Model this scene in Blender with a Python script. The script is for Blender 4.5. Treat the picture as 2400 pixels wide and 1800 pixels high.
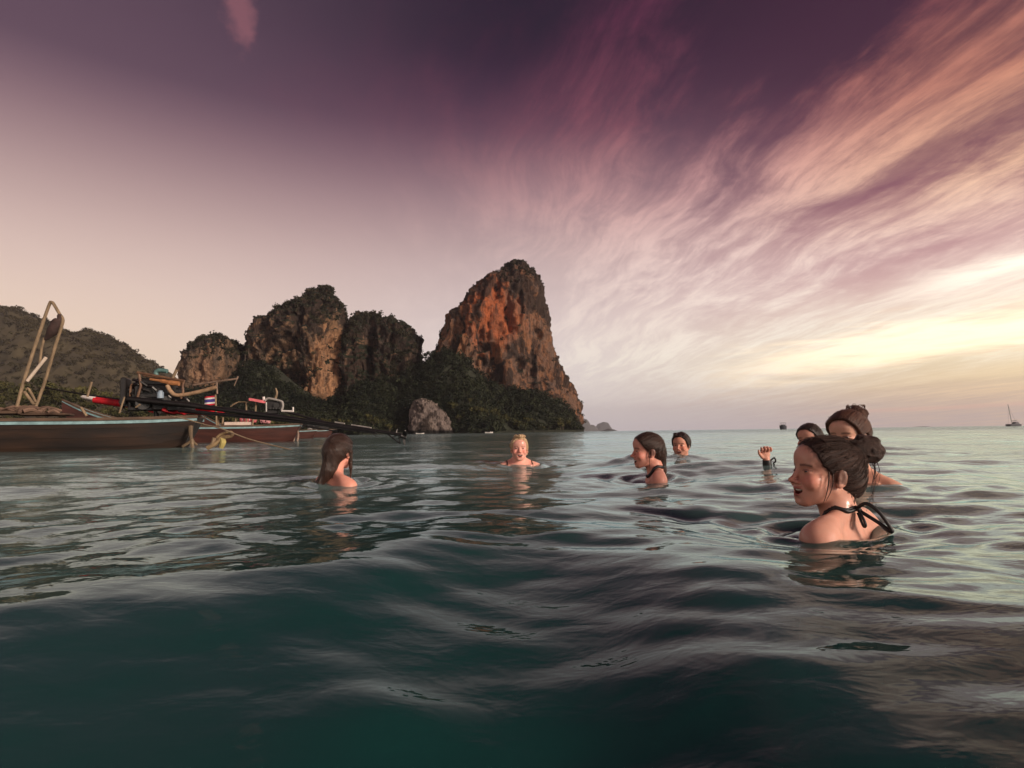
import bpy, math, random
import numpy as np
from mathutils import Vector, Matrix, Euler

for o in list(bpy.data.objects):
    bpy.data.objects.remove(o, do_unlink=True)
scene = bpy.context.scene
COL = scene.collection
R = math.radians

# ------------------------------------------------------------------ camera
F = 1333.0                       # focal length in pixels of the 2400 px wide frame
CAMZ = 0.285
cd = bpy.data.cameras.new('camera'); cam = bpy.data.objects.new('camera', cd); COL.objects.link(cam)
cd.sensor_width = 36.0; cd.lens = 36.0 * F / 2400.0
cd.clip_start = 0.02; cd.clip_end = 60000
PITCH, ROLL = R(4.85), R(-0.75)
cam.location = (0, 0, CAMZ)
CM = Matrix.Rotation(R(90) + PITCH, 3, 'X') @ Matrix.Rotation(ROLL, 3, 'Z')
cam.rotation_euler = CM.to_euler()
scene.camera = cam

def P(px, py, Y):
    """world point seen at pixel (px,py) of the 2400x1800 photograph, at depth Y in metres"""
    d = CM @ Vector(((px - 1200) / F, (900 - py) / F, -1.0))
    return Vector((0, 0, CAMZ)) + d * (Y / d.y)

# ------------------------------------------------------------------ node helper
class NT:
    def __init__(s, tree):
        s.t = tree; s.n = tree.nodes; s.l = tree.links
    def new(s, typ, **kw):
        n = s.n.new(typ)
        for k, v in kw.items(): setattr(n, k, v)
        return n
    def put(s, sock, v):
        if hasattr(v, 'bl_rna') and isinstance(v, bpy.types.NodeSocket): s.l.new(v, sock)
        elif isinstance(v, (tuple, list)) and sock.type == 'RGBA' and len(v) == 3: sock.default_value = (*v, 1)
        else: sock.default_value = v
    def m(s, op, a, b=0.0, c=None, clamp=False):
        n = s.new('ShaderNodeMath', operation=op, use_clamp=clamp)
        s.put(n.inputs[0], a); s.put(n.inputs[1], b)
        if c is not None: s.put(n.inputs[2], c)
        return n.outputs[0]
    def vm(s, op, a, b=(0, 0, 0)):
        n = s.new('ShaderNodeVectorMath', operation=op)
        s.put(n.inputs[0], a); s.put(n.inputs[1], b); return n.outputs[0]
    def xyz(s, x, y, z):
        n = s.new('ShaderNodeCombineXYZ')
        s.put(n.inputs[0], x); s.put(n.inputs[1], y); s.put(n.inputs[2], z); return n.outputs[0]
    def sep(s, v):
        n = s.new('ShaderNodeSeparateXYZ'); s.put(n.inputs[0], v); return n.outputs
    def noise(s, v, scale, detail=4, rough=0.55, dist=0.0, lac=2.0):
        n = s.new('ShaderNodeTexNoise'); s.put(n.inputs['Vector'], v); s.put(n.inputs['Scale'], scale)
        n.inputs['Detail'].default_value = detail; n.inputs['Roughness'].default_value = rough
        n.inputs['Distortion'].default_value = dist; n.inputs['Lacunarity'].default_value = lac
        return n.outputs['Fac']
    def ramp(s, f, stops, interp='LINEAR'):
        n = s.new('ShaderNodeValToRGB'); s.put(n.inputs[0], f); cr = n.color_ramp; cr.interpolation = interp
        while len(cr.elements) < len(stops): cr.elements.new(0.5)
        for e, (p, c) in zip(cr.elements, stops):
            e.position = p; e.color = (*c, 1) if not isinstance(c, float) else (c, c, c, 1)
        return n.outputs[0]
    def mix(s, f, a, b, mode='MIX'):
        n = s.new('ShaderNodeMix', data_type='RGBA', blend_type=mode)
        s.put(n.inputs[0], f); s.put(n.inputs[6], a); s.put(n.inputs[7], b); return n.outputs[2]
    def sstep(s, v, a, b):
        n = s.new('ShaderNodeMapRange', interpolation_type='SMOOTHSTEP')
        s.put(n.inputs[0], v); n.inputs[1].default_value = a; n.inputs[2].default_value = b
        n.inputs[3].default_value = 0; n.inputs[4].default_value = 1; return n.outputs[0]
    def attr(s, name, out='Fac'):
        n = s.new('ShaderNodeAttribute', attribute_name=name); return n.outputs[out]
    def bump(s, h, strength=0.5, dist=1.0):
        n = s.new('ShaderNodeBump'); s.put(n.inputs['Height'], h)
        n.inputs['Strength'].default_value = strength; n.inputs['Distance'].default_value = dist
        return n.outputs[0]

def hexl(h):
    v = [int(h[i:i + 2], 16) / 255 for i in (0, 2, 4)]
    return tuple(c / 12.92 if c <= 0.04045 else ((c + 0.055) / 1.055) ** 2.4 for c in v)

# ------------------------------------------------------------------ sky
SUN_AZ, SUN_EL = R(82), R(17)      # azimuth measured from the view direction (+Y) to the right
W = bpy.data.worlds.new('World'); scene.world = W; W.use_nodes = True
W.node_tree.nodes.clear(); n = NT(W.node_tree)
gen = n.new('ShaderNodeTexCoord').outputs['Generated']
x, y, z = n.sep(n.vm('NORMALIZE', gen))
hyp = n.m('SQRT', n.m('ADD', n.m('MULTIPLY', x, x), n.m('ADD', n.m('MULTIPLY', y, y), 1e-6)))
saz = n.m('DIVIDE', x, hyp)
zc = n.m('MAXIMUM', z, 0.0)
def stops(az, lst, tail):
    out = []
    for py, hx in lst:
        t = (1014 - py) / F * math.cos(R(az)); out.append((t / math.sqrt(1 + t * t), hexl(hx)))
    return out + [(1.0, hexl(tail))]
rl = n.ramp(zc, stops(-42, [(1014, 'ecd2ae'), (850, 'efd3b6'), (700, 'e6ccba'), (560, 'd8bdb2'), (400, 'bda09b'), (200, '8c6d73'), (0, '583f50')], '2c2032'), 'B_SPLINE')
rc = n.ramp(zc, stops(0, [(1014, 'd8cfd4'), (940, 'ddd2d2'), (800, 'd8c8c6'), (620, 'c0a6a3'), (460, '93757c'), (300, '5a384c'), (140, '30182f'), (0, '1c0e22')], '1f1626'), 'B_SPLINE')
rr = n.ramp(zc, stops(42, [(1014, 'b9a7ad'), (985, 'bfa6a6'), (940, 'cfac93'), (870, 'e3c99a'), (780, 'eed9b8'), (640, 'd6aeac'), (480, 'a0646f'), (320, '682f48'), (120, '4a1c36'), (0, '3e1830')], '26182a'), 'B_SPLINE')
wr = n.sstep(saz, 0.0, 0.68); wl = n.sstep(saz, 0.05, -0.70)
base = n.mix(wr, rc, rr); base = n.mix(wl, base, rl)
# cirrus: streaks on a high plane, drifting away from the camera
k = n.m('ADD', zc, 0.07)
u = n.m('DIVIDE', n.m('ADD', x, n.m('MULTIPLY', y, 0.07)), k)
v = n.m('DIVIDE', n.m('SUBTRACT', y, n.m('MULTIPLY', x, 0.07)), k)
wv = n.new('ShaderNodeTexNoise'); n.put(wv.inputs['Vector'], n.xyz(u, v, 3.7)); wv.inputs['Scale'].default_value = 0.55; wv.inputs['Detail'].default_value = 3
warp = n.vm('SUBTRACT', wv.outputs['Color'], (0.5, 0.5, 0.5))
wx, wy, _ = n.sep(warp)
u2 = n.m('ADD', u, n.m('MULTIPLY', wx, 0.65)); v2 = n.m('ADD', v, n.m('MULTIPLY', wy, 1.1))
big = n.noise(n.xyz(n.m('MULTIPLY', u2, 1.0), n.m('MULTIPLY', v2, 0.34), 8.3), 0.95, 3, 0.5, 0.2)
fine = n.noise(n.xyz(n.m('MULTIPLY', u2, 1.0), n.m('MULTIPLY', v2, 0.30), 1.3), 3.2, 8, 0.62, 0.22)
wisp = n.noise(n.xyz(n.m('MULTIPLY', u2, 1.2), n.m('MULTIPLY', v2, 0.75), 5.3), 7.5, 7, 0.66, 0.25)
dens = n.m('ADD', n.m('MULTIPLY', big, 0.85), n.m('ADD', n.m('MULTIPLY', fine, 0.62), n.m('MULTIPLY', wisp, 0.34)))
side = n.sstep(saz, -0.30, 0.42)
bandw = n.sstep(saz, 0.30, 0.72)
dd = n.m('ADD', dens, n.m('MULTIPLY', bandw, 0.05))
dd = n.m('ADD', dd, n.m('MULTIPLY', n.m('SUBTRACT', 0.30, zc), 0.42))
dd = n.m('ADD', dd, n.m('MULTIPLY', n.m('MULTIPLY', n.sstep(saz, -0.10, 0.12), n.m('SUBTRACT', 1.0, n.sstep(saz, 0.34, 0.58))), 0.085))
strk = n.noise(n.xyz(u2, n.m('MULTIPLY', v2, 0.16), 6.1), 5.5, 10, 0.70, 0.08)
cov = n.m('MULTIPLY', n.m('MULTIPLY', n.sstep(dd, 0.79, 1.10), n.m('ADD', 0.30, n.m('MULTIPLY', n.sstep(strk, 0.38, 0.64), 0.75))), n.m('ADD', n.m('MULTIPLY', side, 0.93), 0.07))
cL = n.ramp(zc, [(0.0, hexl('cfc2c2')), (0.12, hexl('fbf0e0')), (0.26, hexl('f3dad0')), (0.38, hexl('d8a5a0')), (0.48, hexl('a05862')), (0.60, hexl('783450')), (1.0, hexl('241526'))])
cR = n.ramp(zc, [(0.0, hexl('d8b6a0')), (0.05, hexl('f3cfa0')), (0.12, hexl('fffbe6')), (0.24, hexl('f6d8cb')), (0.34, hexl('f2c09c')), (0.44, hexl('d08a70')), (0.55, hexl('8c444c')), (1.0, hexl('301a2a'))])
cc = n.mix(bandw, cL, cR)
skyc = n.mix(n.m('MULTIPLY', cov, 0.92), base, cc)
def band(z0, s0, slope, wid, sa, sb, col, amt, skyc):
    cz = n.m('SUBTRACT', n.m('SUBTRACT', zc, z0), n.m('MULTIPLY', n.m('SUBTRACT', saz, s0), slope))
    cz = n.m('ADD', cz, n.m('MULTIPLY', n.m('SUBTRACT', n.noise(n.xyz(n.m('MULTIPLY', saz, 4.0), n.m('MULTIPLY', zc, 30.0), 2.0), 2.2, 5, 0.6, 0.4), 0.5), wid * 3.4))
    g_ = n.m('EXPONENT', n.m('MULTIPLY', n.m('POWER', n.m('ABSOLUTE', n.m('DIVIDE', cz, wid)), 2.0), -1.0))
    g_ = n.m('MULTIPLY', n.m('MULTIPLY', g_, n.sstep(saz, sa, sb)), n.sstep(y, 0.0, 0.3))
    return n.mix(n.m('MULTIPLY', g_, amt), skyc, col)
skyc = band(0.103, 0.45, 0.13, 0.025, 0.24, 0.60, (1.6, 1.32, 0.90), 0.85, skyc)
skyc = band(0.197, 0.62, 0.20, 0.017, 0.52, 0.66, (1.2, 1.05, 0.88), 0.95, skyc)
skyc = band(0.062, 0.55, 0.10, 0.010, 0.42, 0.70, (0.95, 0.72, 0.42), 0.55, skyc)
skyc = band(0.026, 0.55, 0.02, 0.0035, 0.40, 0.60, (0.92, 0.50, 0.36), 0.55, skyc)
# a small pink cloud scrap high on the left
sc_ = P(560, 30, 1.0) - Vector((0, 0, CAMZ)); sc_.normalize()
ds = n.new('ShaderNodeVectorMath', operation='DISTANCE'); n.put(ds.inputs[0], n.vm('MULTIPLY', n.xyz(x, y, z), (1.7, 1, 0.8))); ds.inputs[1].default_value = (sc_.x * 1.7, sc_.y, sc_.z * .8)
sp = n.m('MULTIPLY', n.sstep(n.m('ADD', ds.outputs['Value'], n.m('MULTIPLY', n.m('SUBTRACT', n.noise(n.xyz(x, y, z), 22, 4, 0.6), 0.5), 0.09)), 0.046, 0.012), 0.40)
skyc = n.mix(sp, skyc, hexl('a8686e'))
# glow around the low sun behind the right edge of the view
sd = Vector((math.sin(R(50)) * math.cos(R(7)), math.cos(R(50)) * math.cos(R(7)), math.sin(R(7))))
dt = n.new('ShaderNodeVectorMath', operation='DOT_PRODUCT'); n.put(dt.inputs[0], n.xyz(x, y, n.m('MULTIPLY', z, 1.0))); dt.inputs[1].default_value = sd
glow = n.m('POWER', n.m('MAXIMUM', dt.outputs['Value'], 0.0), 55.0)
skyc = n.mix(n.m('MULTIPLY', glow, 0.13), skyc, (1.0, 0.86, 0.58), 'ADD')
skyc = n.mix(n.sstep(z, -0.02, -0.12), skyc, (0.02, 0.05, 0.05))
bg = n.new('ShaderNodeBackground'); n.put(bg.inputs[0], skyc); bg.inputs[1].default_value = 1.0
nis = n.new('ShaderNodeTexSky', sky_type='NISHITA', sun_disc=False, sun_elevation=SUN_EL, sun_rotation=SUN_AZ)
nis.dust_density = 3.0
bg2 = n.new('ShaderNodeBackground'); n.put(bg2.inputs[0], nis.outputs[0]); bg2.inputs[1].default_value = 0.004
ad = n.new('ShaderNodeAddShader'); n.l.new(bg.outputs[0], ad.inputs[0]); n.l.new(bg2.outputs[0], ad.inputs[1])
wo = n.new('ShaderNodeOutputWorld'); n.l.new(ad.outputs[0], wo.inputs[0])
W.cycles.sampling_method = 'MANUAL'; W.cycles.sample_map_resolution = 1024

sl = bpy.data.lights.new('sun', 'SUN'); so = bpy.data.objects.new('sun', sl); COL.objects.link(so)
sl.energy = 3.6; sl.angle = R(16); sl.color = (1.0, 0.82, 0.68)
SUNDIR = Vector((math.sin(SUN_AZ) * math.cos(SUN_EL), math.cos(SUN_AZ) * math.cos(SUN_EL), math.sin(SUN_EL)))
SUNDIR = Vector((0.78, -0.58, 0.32)).normalized()
so.rotation_euler = SUNDIR.to_track_quat('Z', 'Y').to_euler()
nis.sun_elevation = math.asin(SUNDIR.z); nis.sun_rotation = math.atan2(SUNDIR.x, SUNDIR.y)

vs = scene.view_settings
vs.view_transform = 'Standard'; vs.look = 'None'; vs.exposure = 0.1; vs.gamma = 1.0; vs.use_curve_mapping = False
scene.render.engine = 'CYCLES'
cy = scene.cycles
cy.use_denoising = True; cy.max_bounces = 8; cy.transparent_max_bounces = 10; cy.volume_bounces = 2
cy.caustics_reflective = False; cy.caustics_refractive = False; cy.sample_clamp_indirect = 6.0

# ------------------------------------------------------------------ numpy noise
def vnoise(p, seed=0):
    p = np.asarray(p, dtype=np.float64); i = np.floor(p).astype(np.int64); f = p - i
    f = f * f * f * (f * (f * 6 - 15) + 10)
    def h(dx, dy, dz):
        n_ = (i[:, 0] + dx) * 374761393 + (i[:, 1] + dy) * 668265263 + (i[:, 2] + dz) * 2147483647 + seed * 974634777
        n_ = (n_ ^ (n_ >> 13)) * 1274126177; n_ = n_ & 0x7fffffff; n_ = (n_ ^ (n_ >> 16)) * 60493
        return (n_ & 0xffffff) / float(0xffffff) * 2 - 1
    out = 0
    for dx in (0, 1):
        for dy in (0, 1):
            for dz in (0, 1):
                w = (f[:, 0] if dx else 1 - f[:, 0]) * (f[:, 1] if dy else 1 - f[:, 1]) * (f[:, 2] if dz else 1 - f[:, 2])
                out = out + w * h(dx, dy, dz)
    return out
def fbm(p, oct=4, seed=0, gain=0.5, lac=2.03):
    a, s, o = 1.0, 1.0, 0
    for k_ in range(oct):
        o = o + a * vnoise(np.asarray(p) * s + 17.3 * k_, seed + k_); a *= gain; s *= lac
    return o
def sm(x_, a, b):
    t = np.clip((x_ - a) / (b - a), 0, 1); return t * t * (3 - 2 * t)

# ------------------------------------------------------------------ mesh helpers
def mkobj(name, verts, faces, mat=None, parent=None, smooth=True, attrs=None, loc=None):
    me = bpy.data.meshes.new(name)
    V = np.asarray(verts, dtype=np.float32)
    if isinstance(faces, np.ndarray):
        nf, k_ = faces.shape
        me.vertices.add(len(V)); me.vertices.foreach_set('co', V.ravel())
        me.loops.add(nf * k_); me.loops.foreach_set('vertex_index', faces.astype(np.int32).ravel())
        me.polygons.add(nf); me.polygons.foreach_set('loop_start', np.arange(0, nf * k_, k_, dtype=np.int32))
        me.update(calc_edges=True); me.validate()
    else:
        me.from_pydata([tuple(map(float, v_)) for v_ in V], [], faces)
    if smooth: me.polygons.foreach_set('use_smooth', [True] * len(me.polygons))
    if attrs:
        for an, av in attrs.items():
            av = np.asarray(av, dtype=np.float32)
            if av.ndim == 1:
                a_ = me.attributes.new(an, 'FLOAT', 'POINT'); a_.data.foreach_set('value', av)
            elif av.shape[1] == 4:
                a_ = me.attributes.new(an, 'FLOAT_COLOR', 'POINT'); a_.data.foreach_set('color', av.ravel())
            else:
                a_ = me.attributes.new(an, 'FLOAT_VECTOR', 'POINT'); a_.data.foreach_set('vector', av.ravel())
    o = bpy.data.objects.new(name, me); COL.objects.link(o)
    if mat: me.materials.append(mat)
    if parent: o.parent = parent
    if loc is not None: o.location = loc
    return o
def tag(o, label=None, cat=None, group=None, kind=None):
    if label: o['label'] = label
    if cat: o['category'] = cat
    if group: o['group'] = group
    if kind: o['kind'] = kind
    return o
def empty(name, loc, rz=0.0):
    o = bpy.data.objects.new(name, None); COL.objects.link(o); o.location = loc; o.rotation_euler = (0, 0, rz)
    o.empty_display_size = 0.1; return o
class MB:
    """collects shapes into one mesh"""
    def __init__(s): s.v = []; s.f = []
    def add(s, v, f):
        b = len(s.v); s.v += [tuple(q) for q in v]; s.f += [tuple(i + b for i in q) for q in f]; return s
    def box(s, c, d, rot=None, taper=1.0, bev=0.0):
        cx, cy_, cz = c; hx, hy, hz = d[0] / 2, d[1] / 2, d[2] / 2
        M = rot if rot is not None else Matrix.Identity(3)
        b = min(bev, hx * .9, hy * .9, hz * .9); vs_ = []
        if b <= 0: prof = [(-hz, 0)] ; rings = [(-hz, 0.0), (hz, 0.0)]
        else: rings = [(-hz, b), (-hz + b, 0.0), (hz - b, 0.0), (hz, b)]
        for (zz, ins) in rings:
            tt = taper if zz > 0 else 1.0
            ax, ay = (hx - ins) * tt, (hy - ins) * tt; e = b if b > 0 else 0
            pts = [(-ax, -ay), (ax, -ay), (ax, ay), (-ax, ay)] if b <= 0 else [(-ax + e, -ay), (ax - e, -ay), (ax, -ay + e), (ax, ay - e), (ax - e, ay), (-ax + e, ay), (-ax, ay - e), (-ax, -ay + e)]
            for q in pts:
                w = M @ Vector((q[0], q[1], zz)); vs_.append((w.x + cx, w.y + cy_, w.z + cz))
        k_ = 4 if b <= 0 else 8; fs = []
        for r_ in range(len(rings) - 1):
            for i in range(k_):
                j = (i + 1) % k_; fs.append((r_ * k_ + i, r_ * k_ + j, (r_ + 1) * k_ + j, (r_ + 1) * k_ + i))
        fs.append(tuple(reversed(range(k_)))); fs.append(tuple(range((len(rings) - 1) * k_, len(rings) * k_)))
        return s.add(vs_, fs)
    def tube(s, pts, rad, n_=8, cap=True, flat=1.0):
        pts = [Vector(p_) for p_ in pts]; m_ = len(pts)
        rad = [rad] * m_ if isinstance(rad, (int, float)) else list(rad)
        vs_, fs = [], []; up = None
        for i, p_ in enumerate(pts):
            t = (pts[min(i + 1, m_ - 1)] - pts[max(i - 1, 0)]).normalized()
            if up is None: up = Vector((0, 0, 1)) if abs(t.z) < .9 else Vector((1, 0, 0))
            a = t.cross(up).normalized(); b = a.cross(t).normalized(); up = b
            for k_ in range(n_):
                an = 2 * math.pi * k_ / n_
                vs_.append(p_ + a * (math.cos(an) * rad[i]) + b * (math.sin(an) * rad[i] * flat))
        for i in range(m_ - 1):
            for k_ in range(n_):
                j = (k_ + 1) % n_; fs.append((i * n_ + k_, i * n_ + j, (i + 1) * n_ + j, (i + 1) * n_ + k_))
        if cap: fs.append(tuple(reversed(range(n_)))); fs.append(tuple(range((m_ - 1) * n_, m_ * n_)))
        return s.add(vs_, fs)
    def cyl(s, a, b, r, n_=14): return s.tube([a, b], r, n_)
    def build(s, name, mat, parent=None, smooth=False, auto=True):
        o = mkobj(name, s.v, s.f, mat, parent, smooth=smooth or auto)
        if auto and not smooth:
            try:
                o.data.set_sharp_from_angle(angle=R(38))
            except Exception: pass
        return o
def spline(pts, k_=6):
    pts = [Vector(p_) for p_ in pts]; out = []
    for i in range(len(pts) - 1):
        p0 = pts[max(i - 1, 0)]; p1 = pts[i]; p2 = pts[i + 1]; p3 = pts[min(i + 2, len(pts) - 1)]
        for j in range(k_):
            t = j / k_
            out.append(0.5 * ((2 * p1) + (p2 - p0) * t + (2 * p0 - 5 * p1 + 4 * p2 - p3) * t * t + (3 * p1 - p0 - 3 * p2 + p3) * t ** 3))
    out.append(pts[-1]); return out

# ------------------------------------------------------------------ materials
def newmat(name):
    m_ = bpy.data.materials.new(name); m_.use_nodes = True; m_.node_tree.nodes.clear()
    n_ = NT(m_.node_tree); out = n_.new('ShaderNodeOutputMaterial')
    b = n_.new('ShaderNodeBsdfPrincipled'); n_.l.new(b.outputs[0], out.inputs[0])
    return m_, n_, b, out
def simple(name, col, rough=0.6, var=0.35, scale=6.0, stretch=(1, 1, 1), metal=0.0, bump=0.0, col2=None, spec=0.5):
    m_, n_, b, _ = newmat(name)
    tc = n_.new('ShaderNodeTexCoord').outputs['Object']
    v_ = n_.vm('MULTIPLY', tc, stretch)
    f = n_.noise(v_, scale, 5, 0.62)
    f2 = n_.sstep(f, 0.3, 0.72)
    lo = tuple(c * (1 - var) for c in col); hi = tuple(min(1, c * (1 + var)) for c in col)
    c_ = n_.mix(f2, col2 if col2 else lo, hi if not col2 else col)
    n_.put(b.inputs['Base Color'], c_); n_.put(b.inputs['Roughness'], rough); b.inputs['Metallic'].default_value = metal
    b.inputs['Specular IOR Level'].default_value = spec
    if bump: n_.put(b.inputs['Normal'], n_.bump(f, bump, 0.02))
    return m_

# ------------------------------------------------------------------ the sea
LEVELS = []
PEOPLE = []     # (x, y, radius) filled in before the sea is meshed
def sea_height(X, Y, cell, seed=4):
    rng = np.random.RandomState(seed)
    r = np.hypot(X, Y); az = np.arctan2(X, Y)
    h = np.zeros_like(X)
    # wave trains: (wavelength, amplitude, mean heading, spread, count)
    trains = [(9.0, 0.018, 0.4, 0.5, 5), (4.2, 0.012, 0.25, 0.6, 7), (2.2, 0.0075, 0.5, 0.8, 10), (1.1, 0.0062, 0.2, 0.9, 14),
              (0.60, 0.0044, 0.3, 1.0, 18), (0.34, 0.0034, 0.2, 1.2, 20), (0.19, 0.0021, 0.2, 1.4, 22)]
    calm = 0.42 + 0.58 * sm(r, 0.7, 2.4)
    # the left of the bay lies in the lee of the rocks; the open sea on the right is rougher
    open_ = 0.75 + 0.45 * sm(az, -0.15, 0.45)
    wx_ = 0.35 * vnoise(np.stack([X * .35, Y * .35, 0 * X], 1), 3); wy_ = 0.35 * vnoise(np.stack([X * .35, Y * .35, 0 * X + 9], 1), 5)
    for lam, amp, head, spr, cnt in trains:
        for i in range(cnt):
            l = lam * rng.uniform(0.75, 1.35); a = amp * rng.uniform(0.6, 1.2) / math.sqrt(cnt) * 1.35
            th = head + rng.normal(0, spr * 0.6); ph = rng.uniform(0, 6.283)
            k_ = 2 * math.pi / l
            arg = k_ * ((X + wx_) * math.sin(th) - (Y + wy_) * math.cos(th)) + ph
            lod = sm(l / np.maximum(cell, 1e-4), 2.2, 5.0)
            s_ = np.sin(arg)
            crest = s_ + 0.22 * np.cos(2 * arg) * (1 if lam < 5 else 0)
            near = calm if lam < 1.6 else (0.35 + 0.65 * sm(r, 0.8, 3.0))
            h += a * crest * lod * near * open_
    # the swell that lifts towards the camera: its near face, then the crest
    azp = np.array([-0.9, -0.74, -0.45, -0.25, -0.12, 0.0, 0.12, 0.28, 0.45, 0.62, 0.80]); 
    rcv = np.array([1.15, 1.20, 1.32, 1.46, 1.66, 1.78, 1.66, 1.40, 1.15, 1.0, 0.9])
    fa = np.linspace(-3.3, 3.3, 1200); fr_ = np.interp(fa, azp, rcv); ker = np.hanning(61); ker /= ker.sum()
    fr_ = np.convolve(np.pad(fr_, 30, mode='edge'), ker, 'valid')
    Rc = np.interp(az, fa, fr_) * (1 + 0.05 * np.sin(az * 9 + 1))
    t = r / Rc
    face = -0.094 * (1 - sm(t, 0.22, 1.05)) + 0.010 * np.exp(-((t - 1.0) / 0.25) ** 2)
    fade = sm(np.cos(az), -0.2, 0.5) * (1 - 0.55 * sm(az, 0.05, 0.55))
    h += face * fade
    # long smooth folds on the near face
    h += 0.006 * np.sin(7.5 * (X * 0.55 - Y * 0.9) + 1.1 * np.sin(2.2 * X) + 0.4) * (1 - sm(r, 1.2, 2.4)) * sm(r, .25, .8)
    h += 0.004 * np.sin(13 * (X * 0.75 + Y * 0.5) + 1.3 * np.sin(3 * Y)) * (1 - sm(r, 1.2, 2.2)) * sm(X, 0.0, 0.5)
    for (px_, py_, zt_, sg_) in LEVELS:
        cx_ = np.array([px_]); h0_ = float(h[np.argmin((X - px_) ** 2 + (Y - py_) ** 2)])
        h += (zt_ - h0_) * np.exp(-((X - px_) ** 2 + (Y - py_) ** 2) / sg_ ** 2)
    for (px_, py_, s_) in PEOPLE:
        d = np.hypot(X - px_, Y - py_)
        h += s_ * 0.013 * np.cos((d - 0.2) * 42) * np.exp(-np.maximum(d - 0.12, 0) / 0.16) * sm(d, 0.02, 0.15)
    return h

def build_sea():
    a0 = R(52); front = np.linspace(-a0, a0, 820)
    back = np.linspace(a0, 2 * math.pi - a0, 90)[1:-1]
    az = np.concatenate([front, back]); rs = [0.16]
    while rs[-1] < 22000:
        q = rs[-1]; rs.append(q * (1.0125 if q < 60 else (1.02 if q < 400 else 1.06)))
    r = np.array(rs); na, nr = len(az), len(r)
    A, RR = np.meshgrid(az, r)
    X = (RR * np.sin(A)).ravel(); Y = (RR * np.cos(A)).ravel()
    cell = np.maximum(RR.ravel() * 0.0125 * 1.3, 0.002)
    cell = np.where(np.cos(A.ravel()) < math.cos(a0), RR.ravel() * 0.06, cell)
    Z = sea_height(X, Y, cell)
    i = np.arange(nr - 1)[:, None] * na + np.arange(na)[None, :]
    j = np.arange(nr - 1)[:, None] * na + (np.arange(na)[None, :] + 1) % na
    faces = np.stack([i, i + na, j + na, j], -1).reshape(-1, 4)[:, ::-1]
    V = np.stack([X, Y, Z], 1)
    c = len(V); V = np.vstack([V, [[0, 0, float(Z[:na].mean())]]])
    m_, n_, b, out = newmat('sea_water')
    n_.n.remove(b)
    pos = n_.new('ShaderNodeNewGeometry').outputs['Position']
    b1 = n_.noise(n_.vm('MULTIPLY', pos, (1.0, 1.6, 1)), 2.6, 3, 0.55, 0.4)
    b2 = n_.noise(n_.vm('MULTIPLY', pos, (1.0, 1.5, 1)), 11.0, 3, 0.5, 0.3)
    px_, py_, _ = n_.sep(pos)
    dist = n_.m('SQRT', n_.m('ADD', n_.m('MULTIPLY', px_, px_), n_.m('MULTIPLY', py_, py_)))
    chop = n_.sstep(dist, 1.6, 9.0)
    b3 = n_.noise(n_.vm('MULTIPLY', pos, (1.0, 1.8, 1)), 0.9, 4, 0.6, 0.2)
    far = n_.sstep(dist, 14.0, 90.0)
    hh = n_.m('ADD', n_.m('MULTIPLY', n_.m('MULTIPLY', b1, 0.013), chop), n_.m('MULTIPLY', n_.m('MULTIPLY', b2, 0.0062), n_.m('ADD', n_.m('MULTIPLY', chop, 0.65), 0.35)))
    hh = n_.m('ADD', hh, n_.m('MULTIPLY', n_.m('MULTIPLY', b3, 0.15), far))
    nm = n_.bump(hh, 1.0, 1.0)
    fr = n_.new('ShaderNodeFresnel'); fr.inputs['IOR'].default_value = 1.42; n_.put(fr.inputs['Normal'], nm)
    gl = n_.new('ShaderNodeBsdfGlossy'); gl.inputs['Roughness'].default_value = 0.035; n_.put(gl.inputs['Normal'], nm); gl.inputs['Color'].default_value = (0.80, 0.97, 1.0, 1)
    df = n_.new('ShaderNodeBsdfDiffuse'); n_.put(df.inputs['Normal'], nm)
    murk_shade = n_.m('ADD', n_.m('MULTIPLY', n_.noise(pos, 0.9, 3, 0.5), 0.12), n_.m('MULTIPLY', n_.sstep(dist, 0.9, 5.5), 1.0))  # cloudy patches, plus dark-near, pale-far shading painted into the water colour
    n_.put(df.inputs['Color'], n_.mix(murk_shade, (0.002, 0.066, 0.062), (0.270, 0.390, 0.370)))
    tr = n_.new('ShaderNodeBsdfTransparent'); tr.inputs['Color'].default_value = (0.80, 0.88, 0.82, 1)
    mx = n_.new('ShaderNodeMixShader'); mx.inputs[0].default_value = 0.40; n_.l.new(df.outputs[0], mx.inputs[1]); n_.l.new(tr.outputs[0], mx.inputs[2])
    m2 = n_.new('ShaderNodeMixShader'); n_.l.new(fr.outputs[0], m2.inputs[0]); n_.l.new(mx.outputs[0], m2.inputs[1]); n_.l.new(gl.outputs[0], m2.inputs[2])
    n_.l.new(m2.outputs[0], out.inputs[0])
    va = n_.new('ShaderNodeVolumeAbsorption'); va.inputs['Color'].default_value = (0.22, 0.62, 0.52, 1); va.inputs['Density'].default_value = 5.0
    n_.l.new(va.outputs[0], out.inputs['Volume'])
    quads = faces
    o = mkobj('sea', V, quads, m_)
    tag(o, 'teal green sea with smooth swells in front and choppy ripples behind', kind='structure')
    bm_ = simple('bed_sand', (0.12, 0.11, 0.08), 0.9)
    L = 24000
    g = mkobj('sea_bed', [(-L, -L, -3), (L, -L, -3), (L, L, -3), (-L, L, -3)], [(0, 1, 2, 3)], bm_)
    tag(g, 'dim sandy sea bed under the water', kind='structure')
    return o

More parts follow.
